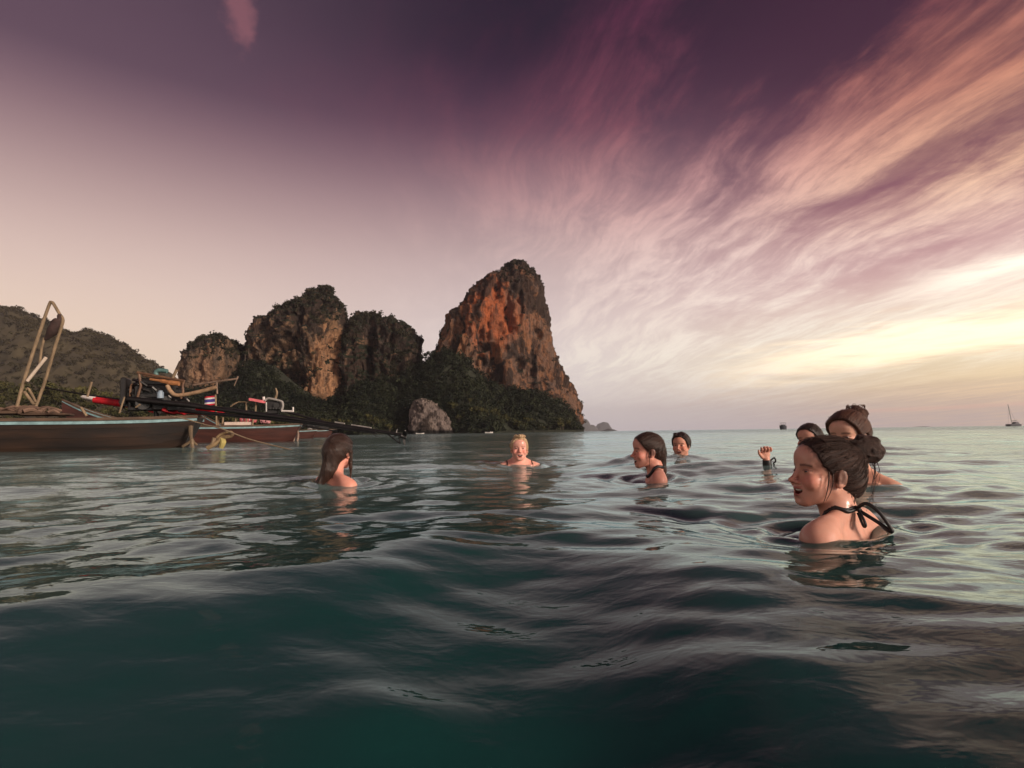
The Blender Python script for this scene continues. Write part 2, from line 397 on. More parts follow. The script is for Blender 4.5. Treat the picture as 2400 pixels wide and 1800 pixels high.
# ------------------------------------------------------------------ foliage
def leaf_cloud(centers, radii, n_each, leaf, seed=1, flat=0.8, tone=None):
    """radii (N,), random leaf quads filling lumpy ellipsoids"""
    rng = np.random.RandomState(seed)
    C = np.repeat(np.asarray(centers), n_each, 0); Rr = np.repeat(np.asarray(radii), n_each)
    N = len(C); d = rng.normal(size=(N, 3)); d /= np.linalg.norm(d, axis=1)[:, None]
    lump = 0.78 + 0.30 * vnoise(d * 2.6 + C * 0.37, seed)
    rad = Rr * lump * (rng.uniform(0.30, 1.0, N) ** 0.35)
    pos = C + d * rad[:, None] * np.array([1, 1, flat])
    nrm = d * 0.9 + rng.normal(size=(N, 3)) * 0.55 + np.array([0, 0, 0.35]); nrm /= np.linalg.norm(nrm, axis=1)[:, None]
    a = np.cross(nrm, rng.normal(size=(N, 3))); a /= np.linalg.norm(a, axis=1)[:, None]; b = np.cross(nrm, a)
    s_ = leaf * (np.repeat(np.asarray(radii), n_each) ** 0.5) * rng.uniform(0.55, 1.25, N)
    s_ = s_[:, None]
    V = np.stack([pos - a * s_ - b * s_ * .35, pos + a * s_ * .2 - b * s_ * .7, pos + a * s_ + b * s_ * .3, pos - a * s_ * .1 + b * s_ * .75], 1).reshape(-1, 3)
    Fc = np.arange(N * 4).reshape(-1, 4)
    if tone is None: tone = rng.uniform(0, 1, len(centers))
    T = np.repeat(np.clip(np.repeat(tone, n_each) + rng.uniform(-.18, .18, N), 0, 1), 4)
    return V, Fc, T
def foliage_mat(name, dark, light):
    m_, n_, b, _ = newmat(name)
    t = n_.attr('tone'); pos = n_.new('ShaderNodeNewGeometry').outputs['Position']
    nz = n_.noise(pos, 0.09, 3, 0.6)
    f = n_.m('ADD', n_.m('MULTIPLY', t, 0.75), n_.m('MULTIPLY', n_.m('SUBTRACT', nz, 0.4), 0.8), clamp=True)
    n_.put(b.inputs['Base Color'], n_.mix(f, dark, light)); b.inputs['Roughness'].default_value = 0.75
    b.inputs['Specular IOR Level'].default_value = 0.15
    return m_
M_FOREST = foliage_mat('forest_foliage', (0.006, 0.010, 0.007), (0.052, 0.060, 0.029))
M_SCRUB = foliage_mat('cliff_scrub_foliage', (0.015, 0.018, 0.012), (0.050, 0.045, 0.024))
M_HILL = foliage_mat('hill_foliage', (0.030, 0.027, 0.013), (0.078, 0.062, 0.028))
M_BUSH = foliage_mat('shore_foliage', (0.014, 0.020, 0.010), (0.120, 0.110, 0.038))
M_BARK = simple('bark', (0.10, 0.075, 0.055), 0.9, 0.4, 3)

# ------------------------------------------------------------------ limestone cliffs
def rock_mat(name, orange, ochre, grey, dark, veg, S=1.0, hot=None, vegamt=0.5, wtop=None, wlo=0.50, weather=(0.034, 0.025, 0.021)):
    m_, n_, b, _ = newmat(name)
    pos = n_.new('ShaderNodeNewGeometry').outputs['Position']
    nor = n_.new('ShaderNodeNewGeometry').outputs['Normal']
    X, Y, Z = n_.sep(pos); nx, ny, nz = n_.sep(nor)
    st = n_.vm('MULTIPLY', pos, (0.10 * S, 0.10 * S, 0.018 * S))
    streak = n_.noise(st, 1.3, 7, 0.66, 0.5)
    patch = n_.noise(n_.vm('MULTIPLY', pos, (0.035 * S, 0.035 * S, 0.020 * S)), 1.0, 4, 0.55, 0.6)
    fine = n_.noise(n_.vm('MULTIPLY', pos, (0.45 * S, 0.45 * S, 0.20 * S)), 1.0, 6, 0.7, 0.3)
    c_ = n_.mix(n_.sstep(streak, 0.38, 0.60), grey, ochre)
    wsub = 0.0
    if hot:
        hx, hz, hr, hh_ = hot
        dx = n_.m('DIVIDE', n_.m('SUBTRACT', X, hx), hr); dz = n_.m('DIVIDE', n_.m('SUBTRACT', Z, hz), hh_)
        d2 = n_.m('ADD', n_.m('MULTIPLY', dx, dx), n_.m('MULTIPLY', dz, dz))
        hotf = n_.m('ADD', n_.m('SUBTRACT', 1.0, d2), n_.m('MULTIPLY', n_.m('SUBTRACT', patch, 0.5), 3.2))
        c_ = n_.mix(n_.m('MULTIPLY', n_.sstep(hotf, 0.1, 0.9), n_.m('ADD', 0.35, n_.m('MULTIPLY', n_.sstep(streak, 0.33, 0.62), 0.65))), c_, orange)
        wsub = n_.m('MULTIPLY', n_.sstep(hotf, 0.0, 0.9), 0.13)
    else:
        c_ = n_.mix(n_.m('MULTIPLY', n_.sstep(patch, 0.50, 0.66), 0.7), c_, orange)
    st2 = n_.noise(n_.vm('MULTIPLY', pos, (0.26 * S, 0.26 * S, 0.030 * S)), 1.0, 5, 0.6, 0.2)
    c_ = n_.mix(n_.m('MULTIPLY', n_.sstep(st2, 0.52, 0.68), 0.75), c_, dark)
    c_ = n_.mix(n_.m('MULTIPLY', n_.sstep(fine, 0.50, 0.68), 0.55), c_, dark)
    wth = n_.noise(n_.vm('MULTIPLY', pos, (0.060 * S, 0.060 * S, 0.038 * S)), 1.0, 5, 0.62, 0.9)
    if wtop: wth = n_.m('ADD', wth, n_.m('MULTIPLY', n_.sstep(Z, wtop[0], wtop[1]), wtop[2]))
    wth = n_.m('SUBTRACT', wth, wsub)
    c_ = n_.mix(n_.m('MULTIPLY', n_.sstep(wth, wlo, wlo + 0.09), 0.88), c_, weather)
    vg = n_.m('ADD', n_.m('SUBTRACT', n_.m('MULTIPLY', nz, 0.9), wsub), n_.m('ADD', n_.m('MULTIPLY', patch, 1.3), n_.m('MULTIPLY', fine, 0.5)))
    c_ = n_.mix(n_.sstep(vg, 1.45 - vegamt, 1.62 - vegamt), c_, veg)
    tide = n_.sstep(n_.m('ADD', Z, n_.m('MULTIPLY', fine, 3.0)), 5.0, 3.0)
    c_ = n_.mix(tide, c_, (0.018, 0.016, 0.015))
    n_.put(b.inputs['Base Color'], c_); b.inputs['Roughness'].default_value = 0.92; b.inputs['Specular IOR Level'].default_value = 0.2
    hgt = n_.m('ADD', n_.m('MULTIPLY', fine, 1.6), n_.m('MULTIPLY', st2, 2.2))
    n_.put(b.inputs['Normal'], n_.bump(hgt, 1.0, 2.0 / S))
    return m_
def prof(pts, zs):
    """pts (z, x) -> x at zs"""
    p_ = sorted(pts); return np.interp(zs, [a for a, _ in p_], [b_ for _, b_ in p_])
def cliff(name, label, left, right, Y, depth, mat, seed, disp=5.0, nz=190, na=300, zmin=-4, carve=(), front=0.0, lod=1.0):
    L = [P(a, b_, Y) for a, b_ in left]; Rt = [P(a, b_, Y) for a, b_ in right]
    zt = max(max(p_.z for p_ in L), max(p_.z for p_ in Rt))
    tt = np.linspace(0, 1, nz); zs = zmin + (zt - zmin) * (1 - (1 - tt) ** 1.35)
    xl = prof([(p_.z, p_.x) for p_ in L], zs); xr = prof([(p_.z, p_.x) for p_ in Rt], zs)
    c = (xl + xr) / 2; a = np.maximum((xr - xl) / 2, 0.0)
    amax = a.max(); b_ = depth * (a / amax) ** 0.6
    th = np.linspace(0, 2 * math.pi, na, endpoint=False)
    e = 2.0 / 2.5
    cs = np.sign(np.cos(th)) * np.abs(np.cos(th)) ** e; sn = np.sign(np.sin(th)) * np.abs(np.sin(th)) ** e
    X = c[:, None] + a[:, None] * cs[None]; Yy = Y + (b_[:, None] * sn[None]) + (depth - b_)[:, None] * 0.35
    Z = np.repeat(zs[:, None], na, 1)
    V = np.stack([X, Yy, Z], -1).reshape(-1, 3)
    D = np.stack([np.repeat(np.cos(th)[None], nz, 0), np.repeat(np.sin(th)[None], nz, 0), np.zeros((nz, na))], -1).reshape(-1, 3)
    s = lod
    q = V * np.array([1, 1, .45]) / (26 * s)
    n1 = fbm(q, 4, seed); n2 = 1 - np.abs(fbm(V * np.array([1, 1, .16]) / (9 * s), 4, seed + 9)); n3 = fbm(V / (6 * s), 4, seed + 21)
    n4 = fbm(V * np.array([1, 1, .5]) / (13 * s) + 5, 3, seed + 31)
    n5 = 1 - np.abs(fbm(V * np.array([1, 1, .35]) / (17 * s) + 3, 3, seed + 41)) * 2
    n6 = fbm(V / (2.6 * s), 3, seed + 51)
    d = disp * (0.75 * n1 + 0.55 * (n2 - .6) + 0.38 * n3 + 0.20 * n6 - 0.9 * sm(n4, 0.25, 0.75) - 0.8 * sm(-n5, -.1, .5))
    taper = np.repeat(np.minimum(1, a / (amax * 0.18) + 0.1)[:, None], na, 1).ravel()
    edge = 1 - 0.40 * np.abs(D[:, 0])          # keep the outline close to the real one
    V = V + D * (d * taper * edge)[:, None]
    V[:, 2] += s * (1.6 * n3 + 1.8 * n6 * sm(V[:, 2], zt * .6, zt)) * taper
    for (cx, cy_, rx, rz_, dep) in carve:
        p_ = P(cx, cy_, Y)
        w = np.exp(-(((V[:, 0] - p_.x) / rx) ** 2 + ((V[:, 2] - p_.z) / rz_) ** 2) ** 1.5) * (D[:, 1] < 0)
        V[:, 1] += w * dep
    # under-cut at the waterline
    w = (1 - sm(V[:, 2], 1.5 * s, 9 * s)); V -= D * (w * 3.0 * s)[:, None]
    V = V.reshape(nz, na, 3)
    i = np.arange(nz - 1)[:, None] * na + np.arange(na)[None]; j = np.arange(nz - 1)[:, None] * na + (np.arange(na)[None] + 1) % na
    Fc = np.stack([i, j, j + na, i + na], -1).reshape(-1, 4)
    Vf = V.reshape(-1, 3)
    o = mkobj(name, Vf, Fc, mat)
    tag(o, label, 'cliff', kind='structure')
    top = MB(); 
    # surface normals for scattering plants
    du = np.roll(V, -1, 1) - V; dv = np.vstack([V[1:] - V[:-1], (V[-1:] - V[-2:-1])])
    nr = np.cross(du, dv).reshape(-1, 3); nr /= (np.linalg.norm(nr, axis=1)[:, None] + 1e-9)
    return o, Vf, nr
def scrub(name, label, V, nr, seed, count, r0, r1, leaves, leaf, bias, mat, zlo=8, ok=None, parent=None):
    rng = np.random.RandomState(seed)
    patch = fbm(V / 30.0, 3, seed + 4)
    sc = nr[:, 2] * 1.2 + patch * 0.9 + bias(V, nr)
    vis = (nr[:, 1] < 0.35) & (V[:, 2] > zlo)
    if ok is not None: vis &= ok(V)
    w = np.clip(sc, 0, 2) ** 2 * vis
    if w.sum() <= 0: return None
    idx = rng.choice(len(V), count, p=w / w.sum())
    rr = rng.uniform(r0, r1, count) * np.where(rng.uniform(size=count) < .12, 1.5, 1.0)
    C = V[idx] + nr[idx] * (rr * 0.25)[:, None]
    Vv, Fc, T = leaf_cloud(C, rr, leaves, leaf, seed)
    o = mkobj(name, Vv, Fc, mat, smooth=False, attrs={'tone': T}, parent=parent)
    o['kind'] = 'stuff'
    if label: tag(o, label)
    return o

# ================================================================== the headland
YC = 478.0
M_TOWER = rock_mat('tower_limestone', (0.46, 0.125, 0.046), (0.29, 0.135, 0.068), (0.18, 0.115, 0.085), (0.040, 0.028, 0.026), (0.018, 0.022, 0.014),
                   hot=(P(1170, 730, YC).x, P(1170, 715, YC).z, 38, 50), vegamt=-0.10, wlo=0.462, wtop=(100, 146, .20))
MID_Y = 486.0
M_STACK = rock_mat('stack_limestone', (0.38, 0.22, 0.13), (0.24, 0.15, 0.09), (0.12, 0.088, 0.065), (0.035, 0.027, 0.023), (0.014, 0.018, 0.011), vegamt=0.20, wlo=0.48,
                   hot=(P(478, 870, 484).x, P(478, 870, 484).z, 16, 34))
M_ROCK = rock_mat('cliff_limestone', (0.50, 0.27, 0.145), (0.27, 0.16, 0.09), (0.12, 0.088, 0.065), (0.035, 0.027, 0.023), (0.018, 0.023, 0.013), vegamt=0.26, wlo=0.48, hot=(P(754, 865, MID_Y).x, P(754, 865, MID_Y).z, 27, 48), wtop=(70, 125, .08))  # tan patch on the peak's lower face, set in the rock colour
M_ROCK2 = rock_mat('dark_limestone', (0.30, 0.17, 0.10), (0.15, 0.10, 0.07), (0.085, 0.062, 0.050), (0.030, 0.024, 0.020), (0.018, 0.023, 0.013), vegamt=0.42, wlo=0.43)  # limestone in darker tones with more plant cover

tL = [(1215, 606), (1195, 608), (1165, 631), (1118, 666), (1091, 691), (1074, 718), (1052, 732), (1043, 752), (1035, 774), (1030, 804), (1015, 840), (1000, 880), (990, 930), (985, 1016)]
tR = [(1220, 606), (1235, 616), (1248, 634), (1262, 649), (1269, 671), (1275, 699), (1280, 735), (1289, 774), (1295, 810), (1304, 838), (1318, 871), (1326, 885), (1343, 912), (1353, 932), (1355, 962), (1360, 995), (1364, 1016)]
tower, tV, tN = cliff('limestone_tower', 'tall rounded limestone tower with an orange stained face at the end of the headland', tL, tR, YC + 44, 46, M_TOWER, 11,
                      disp=6.0, carve=[(1213, 866, 4.5, 6, 9), (1258, 790, 5, 4.5, 6), (1185, 832, 3, 3.5, 6), (1245, 860, 2.8, 14, 6), (1130, 795, 4, 7, 5), (1218, 730, 3, 14, 4), (1272, 1004, 60, 4.5, 4)])
mL = [(760, 669), (751, 673), (741, 681), (733, 690), (714, 709), (697, 713), (674, 724), (645, 743), (627, 753), (607, 761), (599, 781), (590, 797), (586, 830), (570, 880), (560, 930), (555, 1016)]
mR = [(762, 669), (773, 678), (784, 690), (794, 704), (804, 722), (811, 750), (816, 779), (812, 830), (808, 880), (806, 930), (806, 1016)]
middle, mV, mN = cliff('limestone_peak', 'pointed limestone peak with a tan face, left of the double topped rock', mL, mR, YC + 52, 44, M_ROCK, 23, disp=8.0,
                       carve=[(680, 870, 26, 24, 16), (700, 905, 20, 14, 14), (640, 900, 16, 16, 8)])
dL = [(835, 734), (826, 745), (822, 760), (817, 781), (812, 820), (808, 870), (800, 930), (800, 1016)]
dR = [(855, 742), (885, 738), (916, 752), (940, 756), (966, 774), (977, 787), (981, 815), (984, 843), (982, 880), (985, 930), (985, 1016)]
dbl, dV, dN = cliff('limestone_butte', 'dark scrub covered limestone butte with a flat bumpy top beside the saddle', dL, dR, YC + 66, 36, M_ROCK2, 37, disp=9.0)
sL = [(500, 786), (480, 800), (459, 823), (445, 834), (446, 859), (446, 900), (440, 950), (436, 1016)]
sR = [(521, 787), (534, 797), (556, 806), (563, 825), (566, 870), (568, 930), (570, 1016)]
small, sV, sN = cliff('limestone_stack', 'smallest limestone stack, pale faced, at the left end of the cliffs', sL, sR, YC + 36, 30, M_STACK, 51, disp=6.0)
# leaning grey boulder at the foot of the forest
bL = [(988, 934), (968, 940), (960, 965), (958, 990), (958, 1016)]
bR = [(992, 934), (1016, 942), (1040, 966), (1056, 990), (1068, 1016)]
M_BOULD = rock_mat('boulder_limestone', (0.22, 0.17, 0.14), (0.24, 0.19, 0.165), (0.19, 0.155, 0.14), (0.06, 0.05, 0.045), (0.02, 0.024, 0.014), S=2.0, vegamt=-0.25)
bould, bV, bN = cliff('boulder', 'grey leaning boulder below the wooded slope at the waterline', bL, bR, 425, 12, M_BOULD, 61, disp=2.2, nz=70, na=110, lod=0.4)
bould['category'] = 'boulder'; bould['kind'] = 'thing'

# scrub growing on the rocks
vt = lambda V, nr: -0.35 + 0.55 * sm(V[:, 2], 120, 150) + 0.9 * sm(P(1105, 900, YC).x - V[:, 0], -10, 25) * (V[:, 2] < 72)
s1 = scrub('cliff_scrub', None, tV, tN, 5, 1000, 0.9, 2.3, 26, 0.42, vt, M_SCRUB, parent=tower)
s2 = scrub('cliff_scrub', None, mV, mN, 6, 1500, 1.1, 3.2, 30, 0.46, lambda V, nr: 0.10 + 0.5 * sm(V[:, 2], 90, 125) + 0.8 * sm(P(735, 900, YC).x - V[:, 0], -4, 6) * (1 - sm(V[:, 2], 50, 85)) - 1.2 * (V[:, 0] > P(716, 900, YC).x) * (V[:, 0] < P(800, 900, YC).x) * (V[:, 2] < 78), M_SCRUB, parent=middle)
s3 = scrub('cliff_scrub', None, dV, dN, 7, 1300, 1.2, 3.6, 30, 0.48, lambda V, nr: 0.35 + 0 * V[:, 0], M_SCRUB, parent=dbl)
s4 = scrub('cliff_scrub', None, sV, sN, 8, 620, 1.0, 2.9, 28, 0.46, lambda V, nr: -0.15 + 0.9 * sm(V[:, 2], 60, 78) + 0.9 * sm(V[:, 0] - P(535, 900, YC).x, -6, 10), M_SCRUB, parent=small)

# ------------------------------------------------------------------ wooded slope below the cliffs
fx = [380, 440, 470, 500, 540, 565, 588, 640, 700, 722, 760, 800, 830, 870, 920, 985, 1005, 1030, 1080, 1110, 1135, 1160, 1190, 1220, 1260, 1300, 1330, 1350, 1362]
fy = [905, 900, 905, 890, 850, 835, 838, 880, 918, 925, 926, 918, 880, 880, 880, 838, 820, 810, 822, 850, 878, 892, 905, 905, 906, 920, 935, 962, 1000]
FXW = [P(a, 1000, 455).x for a in fx]; FZW = [P(a, b_, 472).z for a, b_ in zip(fx, fy)]
def slope_front(X): return 424 + 5 * np.sin(X / 17) + 3 * np.sin(X / 7 + 2) + 14 * sm(X, P(1130, 1000, 440).x, P(1340, 1000, 440).x)
def slope_h(X, Y):
    top = np.interp(X, FXW, FZW)
    front = slope_front(X)
    t = np.clip((Y - front) / (472 - front), 0, 1)
    e_ = np.where(X > -60, 0.80, 0.95)
    return 1.5 + (top - 6) * t ** e_ + 3.0 * np.sin(X / 11 + Y / 9) * t * (1 - t) * 2
gx = np.linspace(FXW[0] - 30, FXW[-1] - 2, 150); gy = np.linspace(418, 500, 60)
GX, GY = np.meshgrid(gx, gy); GZ = slope_h(GX.ravel(), GY.ravel())
GZ = np.where(GY.ravel() < 421, -3, GZ)
i = np.arange(59)[:, None] * 150 + np.arange(149)[None]
hs = mkobj('hillside', np.stack([GX.ravel(), GY.ravel(), GZ], 1), np.stack([i, i + 1, i + 151, i + 150], -1).reshape(-1, 4),
           simple('hillside_soil', (0.022, 0.026, 0.014), 0.95, 0.5, 0.25))
tag(hs, 'steep wooded hillside below the limestone cliffs', kind='structure')
rng = np.random.RandomState(77)
N = 3400
fxr = rng.uniform(FXW[0] - 20, FXW[-1] - 1, N); sf_ = slope_front(fxr); fyr = sf_ - 1.5 + (474 - sf_) * rng.uniform(0, 1, N) ** 1.15
fz = slope_h(fxr, fyr)
okm = (fz > 1.4)
bx0, bx1 = P(958, 1000, 428).x, P(1052, 1000, 428).x
okm &= ~((fxr > bx0) & (fxr < bx1) & (fyr < 432))
fxr, fyr, fz = fxr[okm], fyr[okm], fz[okm]
rad = rng.uniform(2.0, 5.4, len(fxr)) * (0.8 + 0.35 * (rng.uniform(size=len(fxr)) < .25))
rad *= np.where(fxr > P(1250, 1000, 440).x, 0.7, 1.0)
tone = np.clip(0.18 + 0.35 * vnoise(np.stack([fxr / 20, fyr / 20, fz / 20], 1), 3) + rng.normal(0, .20, len(fxr)) + 0.35 * sm(28 - fz, 0, 26), 0, 1)
Vv, Fc, T = leaf_cloud(np.stack([fxr, fyr, fz + rad * 0.45], 1), rad, 80, 0.36, 9, 0.85, tone)
fo = mkobj('forest', Vv, Fc, M_FOREST, smooth=False, attrs={'tone': T})
tag(fo, 'dense dark green jungle covering the slope below the cliffs', kind='stuff')
# emergent trees that can be told apart along the shore and on the saddle
def tree_kind(seed, r, h, mat, n_=330):
    rg = np.random.RandomState(seed)
    cs = [(0, 0, h)] + [(rg.uniform(-.55, .55) * r, rg.uniform(-.55, .55) * r, h + rg.uniform(-.35, .3) * r) for _ in range(5)]
    rr_ = [r * .8] + list(rg.uniform(.42, .62, 5) * r)
    Vc, Fq, Tc = leaf_cloud(cs, rr_, n_ // 6, 0.34, seed, 0.8, np.clip(rg.normal(.5, .16, 6), 0, 1))
    crown = bpy.data.meshes.new('crown'); o_ = mkobj('crown', Vc, Fq, mat, smooth=False, attrs={'tone': Tc})
    mb = MB(); mb.tube(spline([(0, 0, -1.5), (rg.uniform(-.2, .2), 0, h * .4), (rg.uniform(-.4, .4), rg.uniform(-.3, .3), h * .9)], 3), [0.34, .3, .28, .26, .22, .18, .15], 6)
    for k_ in range(4):
        a_ = k_ * 1.6 + seed; mb.tube([(0, 0, h * .5), (math.cos(a_) * r * .5, math.sin(a_) * r * .5, h * .95)], [0.16, .07], 5)
    t_ = mb.build('trunk', M_BARK)
    return o_, t_
kinds = []
for s_, (r_, h_, mt) in enumerate([(4.0, 5.2, M_FOREST), (3.2, 4.6, M_BUSH), (4.8, 6.0, M_BUSH), (3.0, 5.5, M_FOREST)]):
    o_, t_ = tree_kind(200 + s_, r_, h_, mt); kinds.append([o_, t_, False])
def put_tree(kind, loc, rz, sc, label, group):
    c_, t_, used = kinds[kind]
    root = empty('broadleaf_tree', loc, rz); root.scale = (sc,) * 3
    tag(root, label, 'tree', group)
    if not used: kinds[kind][2] = True; cc_, tt_ = c_, t_
    else:
        cc_, tt_ = c_.copy(), t_.copy(); COL.objects.link(cc_); COL.objects.link(tt_)
    cc_.parent = root; tt_.parent = root
    return root
rg = random.Random(5)
for px in np.linspace(640, 1340, 54):
    if 955 < px < 1060: continue
    X = P(px + rg.uniform(-5, 5), 1000, 430).x; Y = 427 + rg.uniform(-3, 6) + 12 * float(sm(np.array([X]), P(1130, 1000, 440).x, P(1340, 1000, 440).x)[0])
    zz = float(slope_h(np.array([X]), np.array([Y]))[0])
    put_tree(rg.choice([0, 1, 2, 1]), (X, Y, max(zz - 0.5, 0.8)), rg.uniform(0, 6), rg.uniform(0.6, 1.15), 'small rounded green tree in the shore row below the cliffs', 'trees along the foot of the headland')
for px, py, k_, s_ in [(989, 838, 3, 1.0), (998, 832, 3, 1.0), (1008, 828, 0, .9), (1018, 824, 3, .9), (575, 828, 3, 1.0), (583, 812, 3, .9)]:
    p_ = P(px, py, 476); put_tree(k_, (p_.x, p_.y, p_.z - 5), 1.3 * px, s_, 'small tree on the skyline of a saddle between the cliffs', 'trees on the cliff saddles')

# ------------------------------------------------------------------ hill on the left
hp = [(-500, 800), (-300, 740), (-120, 712), (0, 716), (40, 722), (80, 743), (105, 757), (150, 770), (200, 779), (230, 797), (265, 805), (290, 822), (315, 832), (335, 848), (352, 868), (366, 888), (400, 905), (440, 925), (520, 985)]
YH = 900.0
hx = [P(a, b_, YH).x for a, b_ in hp]; hz = [P(a, b_, YH).z for a, b_ in hp]
gx = np.linspace(hx[0], hx[-1] + 10, 260); gy = np.linspace(640, 1250, 90)
GX, GY = np.meshgrid(gx, gy)
ridge = np.interp(GX, hx, hz)
prof_ = np.where(GY < YH, sm(GY, 650, YH + 10) ** 0.8, 1 - sm(GY, YH, 1300))
GZ = ridge * prof_
qq = np.stack([GX.ravel() / 45, GY.ravel() / 45, GX.ravel() * 0], 1)
GZ = GZ.ravel() * (1 + 0.04 * fbm(qq, 3, 3)) + 5 * fbm(qq * 3, 4, 8) * (GZ.ravel() > 4) - 3
i = np.arange(89)[:, None] * 260 + np.arange(259)[None]
hv = np.stack([GX.ravel(), GY.ravel(), GZ], 1)
M_HILLG = simple('hill_ground', (0.052, 0.042, 0.021), 0.95, 0.45, 0.02)
ho = mkobj('hill', hv, np.stack([i, i + 1, i + 261, i + 260], -1).reshape(-1, 4), M_HILLG)
tag(ho, 'forested brown green hill sloping down behind the wooden boats', kind='structure')
ok_ = (hv[:, 2] > 6) & (hv[:, 1] < 960)
w = ok_ * (0.4 + sm(-np.abs(hv[:, 1] - 890), -60, 0) * 0.8)
idx = rng.choice(len(hv), 5200, p=w / w.sum())
Cc = hv[idx] + np.stack([rng.uniform(-3, 3, 5200), rng.uniform(-3, 3, 5200), rng.uniform(-1, 1, 5200)], 1); rad = rng.uniform(2.6, 6.4, 5200)
tn = np.clip(0.35 + .4 * vnoise(Cc / 40, 8) + rng.normal(0, .12, 5200), 0, 1)
Vv, Fc, T = leaf_cloud(Cc, rad, 34, 0.62, 19, 0.85, tn)
tag(mkobj('woods', Vv, Fc, M_HILL, smooth=False, attrs={'tone': T}), 'brown green woods covering the left hill', kind='stuff')

# low coconut and bush belt on the beach, behind the boats
rg2 = np.random.RandomState(31)
bx_ = np.array([P(a, 1000, 300).x for a in np.linspace(-180, 700, 300)]) + rg2.uniform(-2, 2, 300)
by_ = 300 + rg2.uniform(-8, 40, 300)
pxs = np.linspace(-180, 700, 300)
topy = np.interp(pxs, [-180, 0, 60, 120, 200, 260, 330, 420, 500, 560, 700], [880, 885, 880, 892, 905, 925, 930, 940, 950, 965, 975])
topz = np.array([P(a, b_, 300).z for a, b_ in zip(pxs, topy)])
bz_ = 1 + rg2.uniform(0.1, 1.0, 300) ** 0.8 * (topz - 3)
radb = rg2.uniform(2.0, 4.6, 300)
Vv, Fc, T = leaf_cloud(np.stack([bx_, by_, bz_], 1), radb, 150, 0.36, 29, 0.85, np.clip(rg2.normal(.45, .22, 300), 0, 1))
tag(mkobj('beach_thicket', Vv, Fc, M_BUSH, smooth=False, attrs={'tone': T}), 'yellow green thicket along the beach behind the wooden boats', kind='stuff')
# beach ground under the thicket
gx = np.linspace(P(-400, 1000, 300).x, P(720, 1000, 330).x, 60); gy = np.linspace(270, 660, 30); GX, GY = np.meshgrid(gx, gy)
GZ = -1.2 + 6 * sm(GY, 275, 420) + 0.4 * np.sin(GX / 9)
i = np.arange(29)[:, None] * 60 + np.arange(59)[None]
tag(mkobj('beach', np.stack([GX.ravel(), GY.ravel(), GZ.ravel()], 1), np.stack([i, i + 1, i + 61, i + 60], -1).reshape(-1, 4), simple('beach_sand', (0.16, 0.12, 0.08), 0.9, .25, .1)), 'strip of brown beach under the thicket', kind='structure')

# ------------------------------------------------------------------ islands far out
M_ISLE = simple('island_rock', (0.055, 0.055, 0.05), 0.95, 0.4, 0.004)
def isle(name, label, pts, Y, depth, seed):
    pw = [P(a, b_, Y) for a, b_ in pts]; xs = [p_.x for p_ in pw]; zs_ = [max(p_.z, -1) for p_ in pw]
    gx = np.linspace(xs[0], xs[-1], 90); gy = np.linspace(-1, 1, 24); GX, GY = np.meshgrid(gx, gy)
    env = np.interp(GX, xs, zs_); Z = env * (1 - np.abs(GY) ** 3.0) ** 0.5
    Z = Z.ravel() * (1 + 0.05 * fbm(np.stack([GX.ravel() / 40, GY.ravel() * 3, GX.ravel() * 0], 1), 3, seed)) - 2
    i = np.arange(23)[:, None] * 90 + np.arange(89)[None]
    o_ = mkobj(name, np.stack([GX.ravel(), Y + GY.ravel() * depth, Z], 1), np.stack([i, i + 1, i + 91, i + 90], -1).reshape(-1, 4), M_ISLE)
    return tag(o_, label, 'island', kind='structure')
isle('island', 'hazy blue island with stepped shoulders just right of the limestone tower', [(1330, 1014), (1345, 985), (1362, 980), (1374, 982), (1379, 989), (1381, 995), (1390, 995), (1396, 1002), (1402, 1014)], 5200, 150, 1)
isle('island', 'hazy blue rounded island, middle one right of the tower', [(1392, 1014), (1398, 1000), (1402, 993), (1414, 989), (1423, 990), (1429, 1000), (1433, 1014)], 5600, 130, 2)
isle('islet', 'low darker islet in front of the hazy islands', [(1408, 1014), (1414, 1008), (1424, 1004), (1436, 1005), (1446, 1010), (1451, 1014)], 2600, 60, 3)
isle('islet', 'tiny pale islet at the right end of the island group', [(1450, 1014), (1454, 1010), (1459, 1009.5), (1463, 1012), (1468, 1014)], 6000, 40, 4)
isle('islet', 'faint low islet on the horizon towards the sailing boat', [(2140, 1003), (2152, 999), (2166, 998), (2178, 1000.5), (2188, 1002.5)], 6500, 60, 5)

# ------------------------------------------------------------------ haze
def haze():
    m_ = bpy.data.materials.new('sea_haze'); m_.use_nodes = True; m_.node_tree.nodes.clear(); n_ = NT(m_.node_tree)
    pv = n_.new('ShaderNodeVolumePrincipled'); pv.inputs['Color'].default_value = (0.93, 0.93, 1.0, 1)
    pv.inputs['Density'].default_value = HAZE; pv.inputs['Anisotropy'].default_value = 0.65
    out = n_.new('ShaderNodeOutputMaterial'); n_.l.new(pv.outputs[0], out.inputs['Volume'])
    mb = MB(); L = 7400.0; z0, z1 = -4.0, 270.0
    mb.box((0, 0, (z0 + z1) / 2), (2 * L, 2 * L, z1 - z0))
    o_ = mb.build('haze', m_, auto=False); tag(o_, 'thin pale haze over the bay', kind='stuff')
HAZE = 0.00010

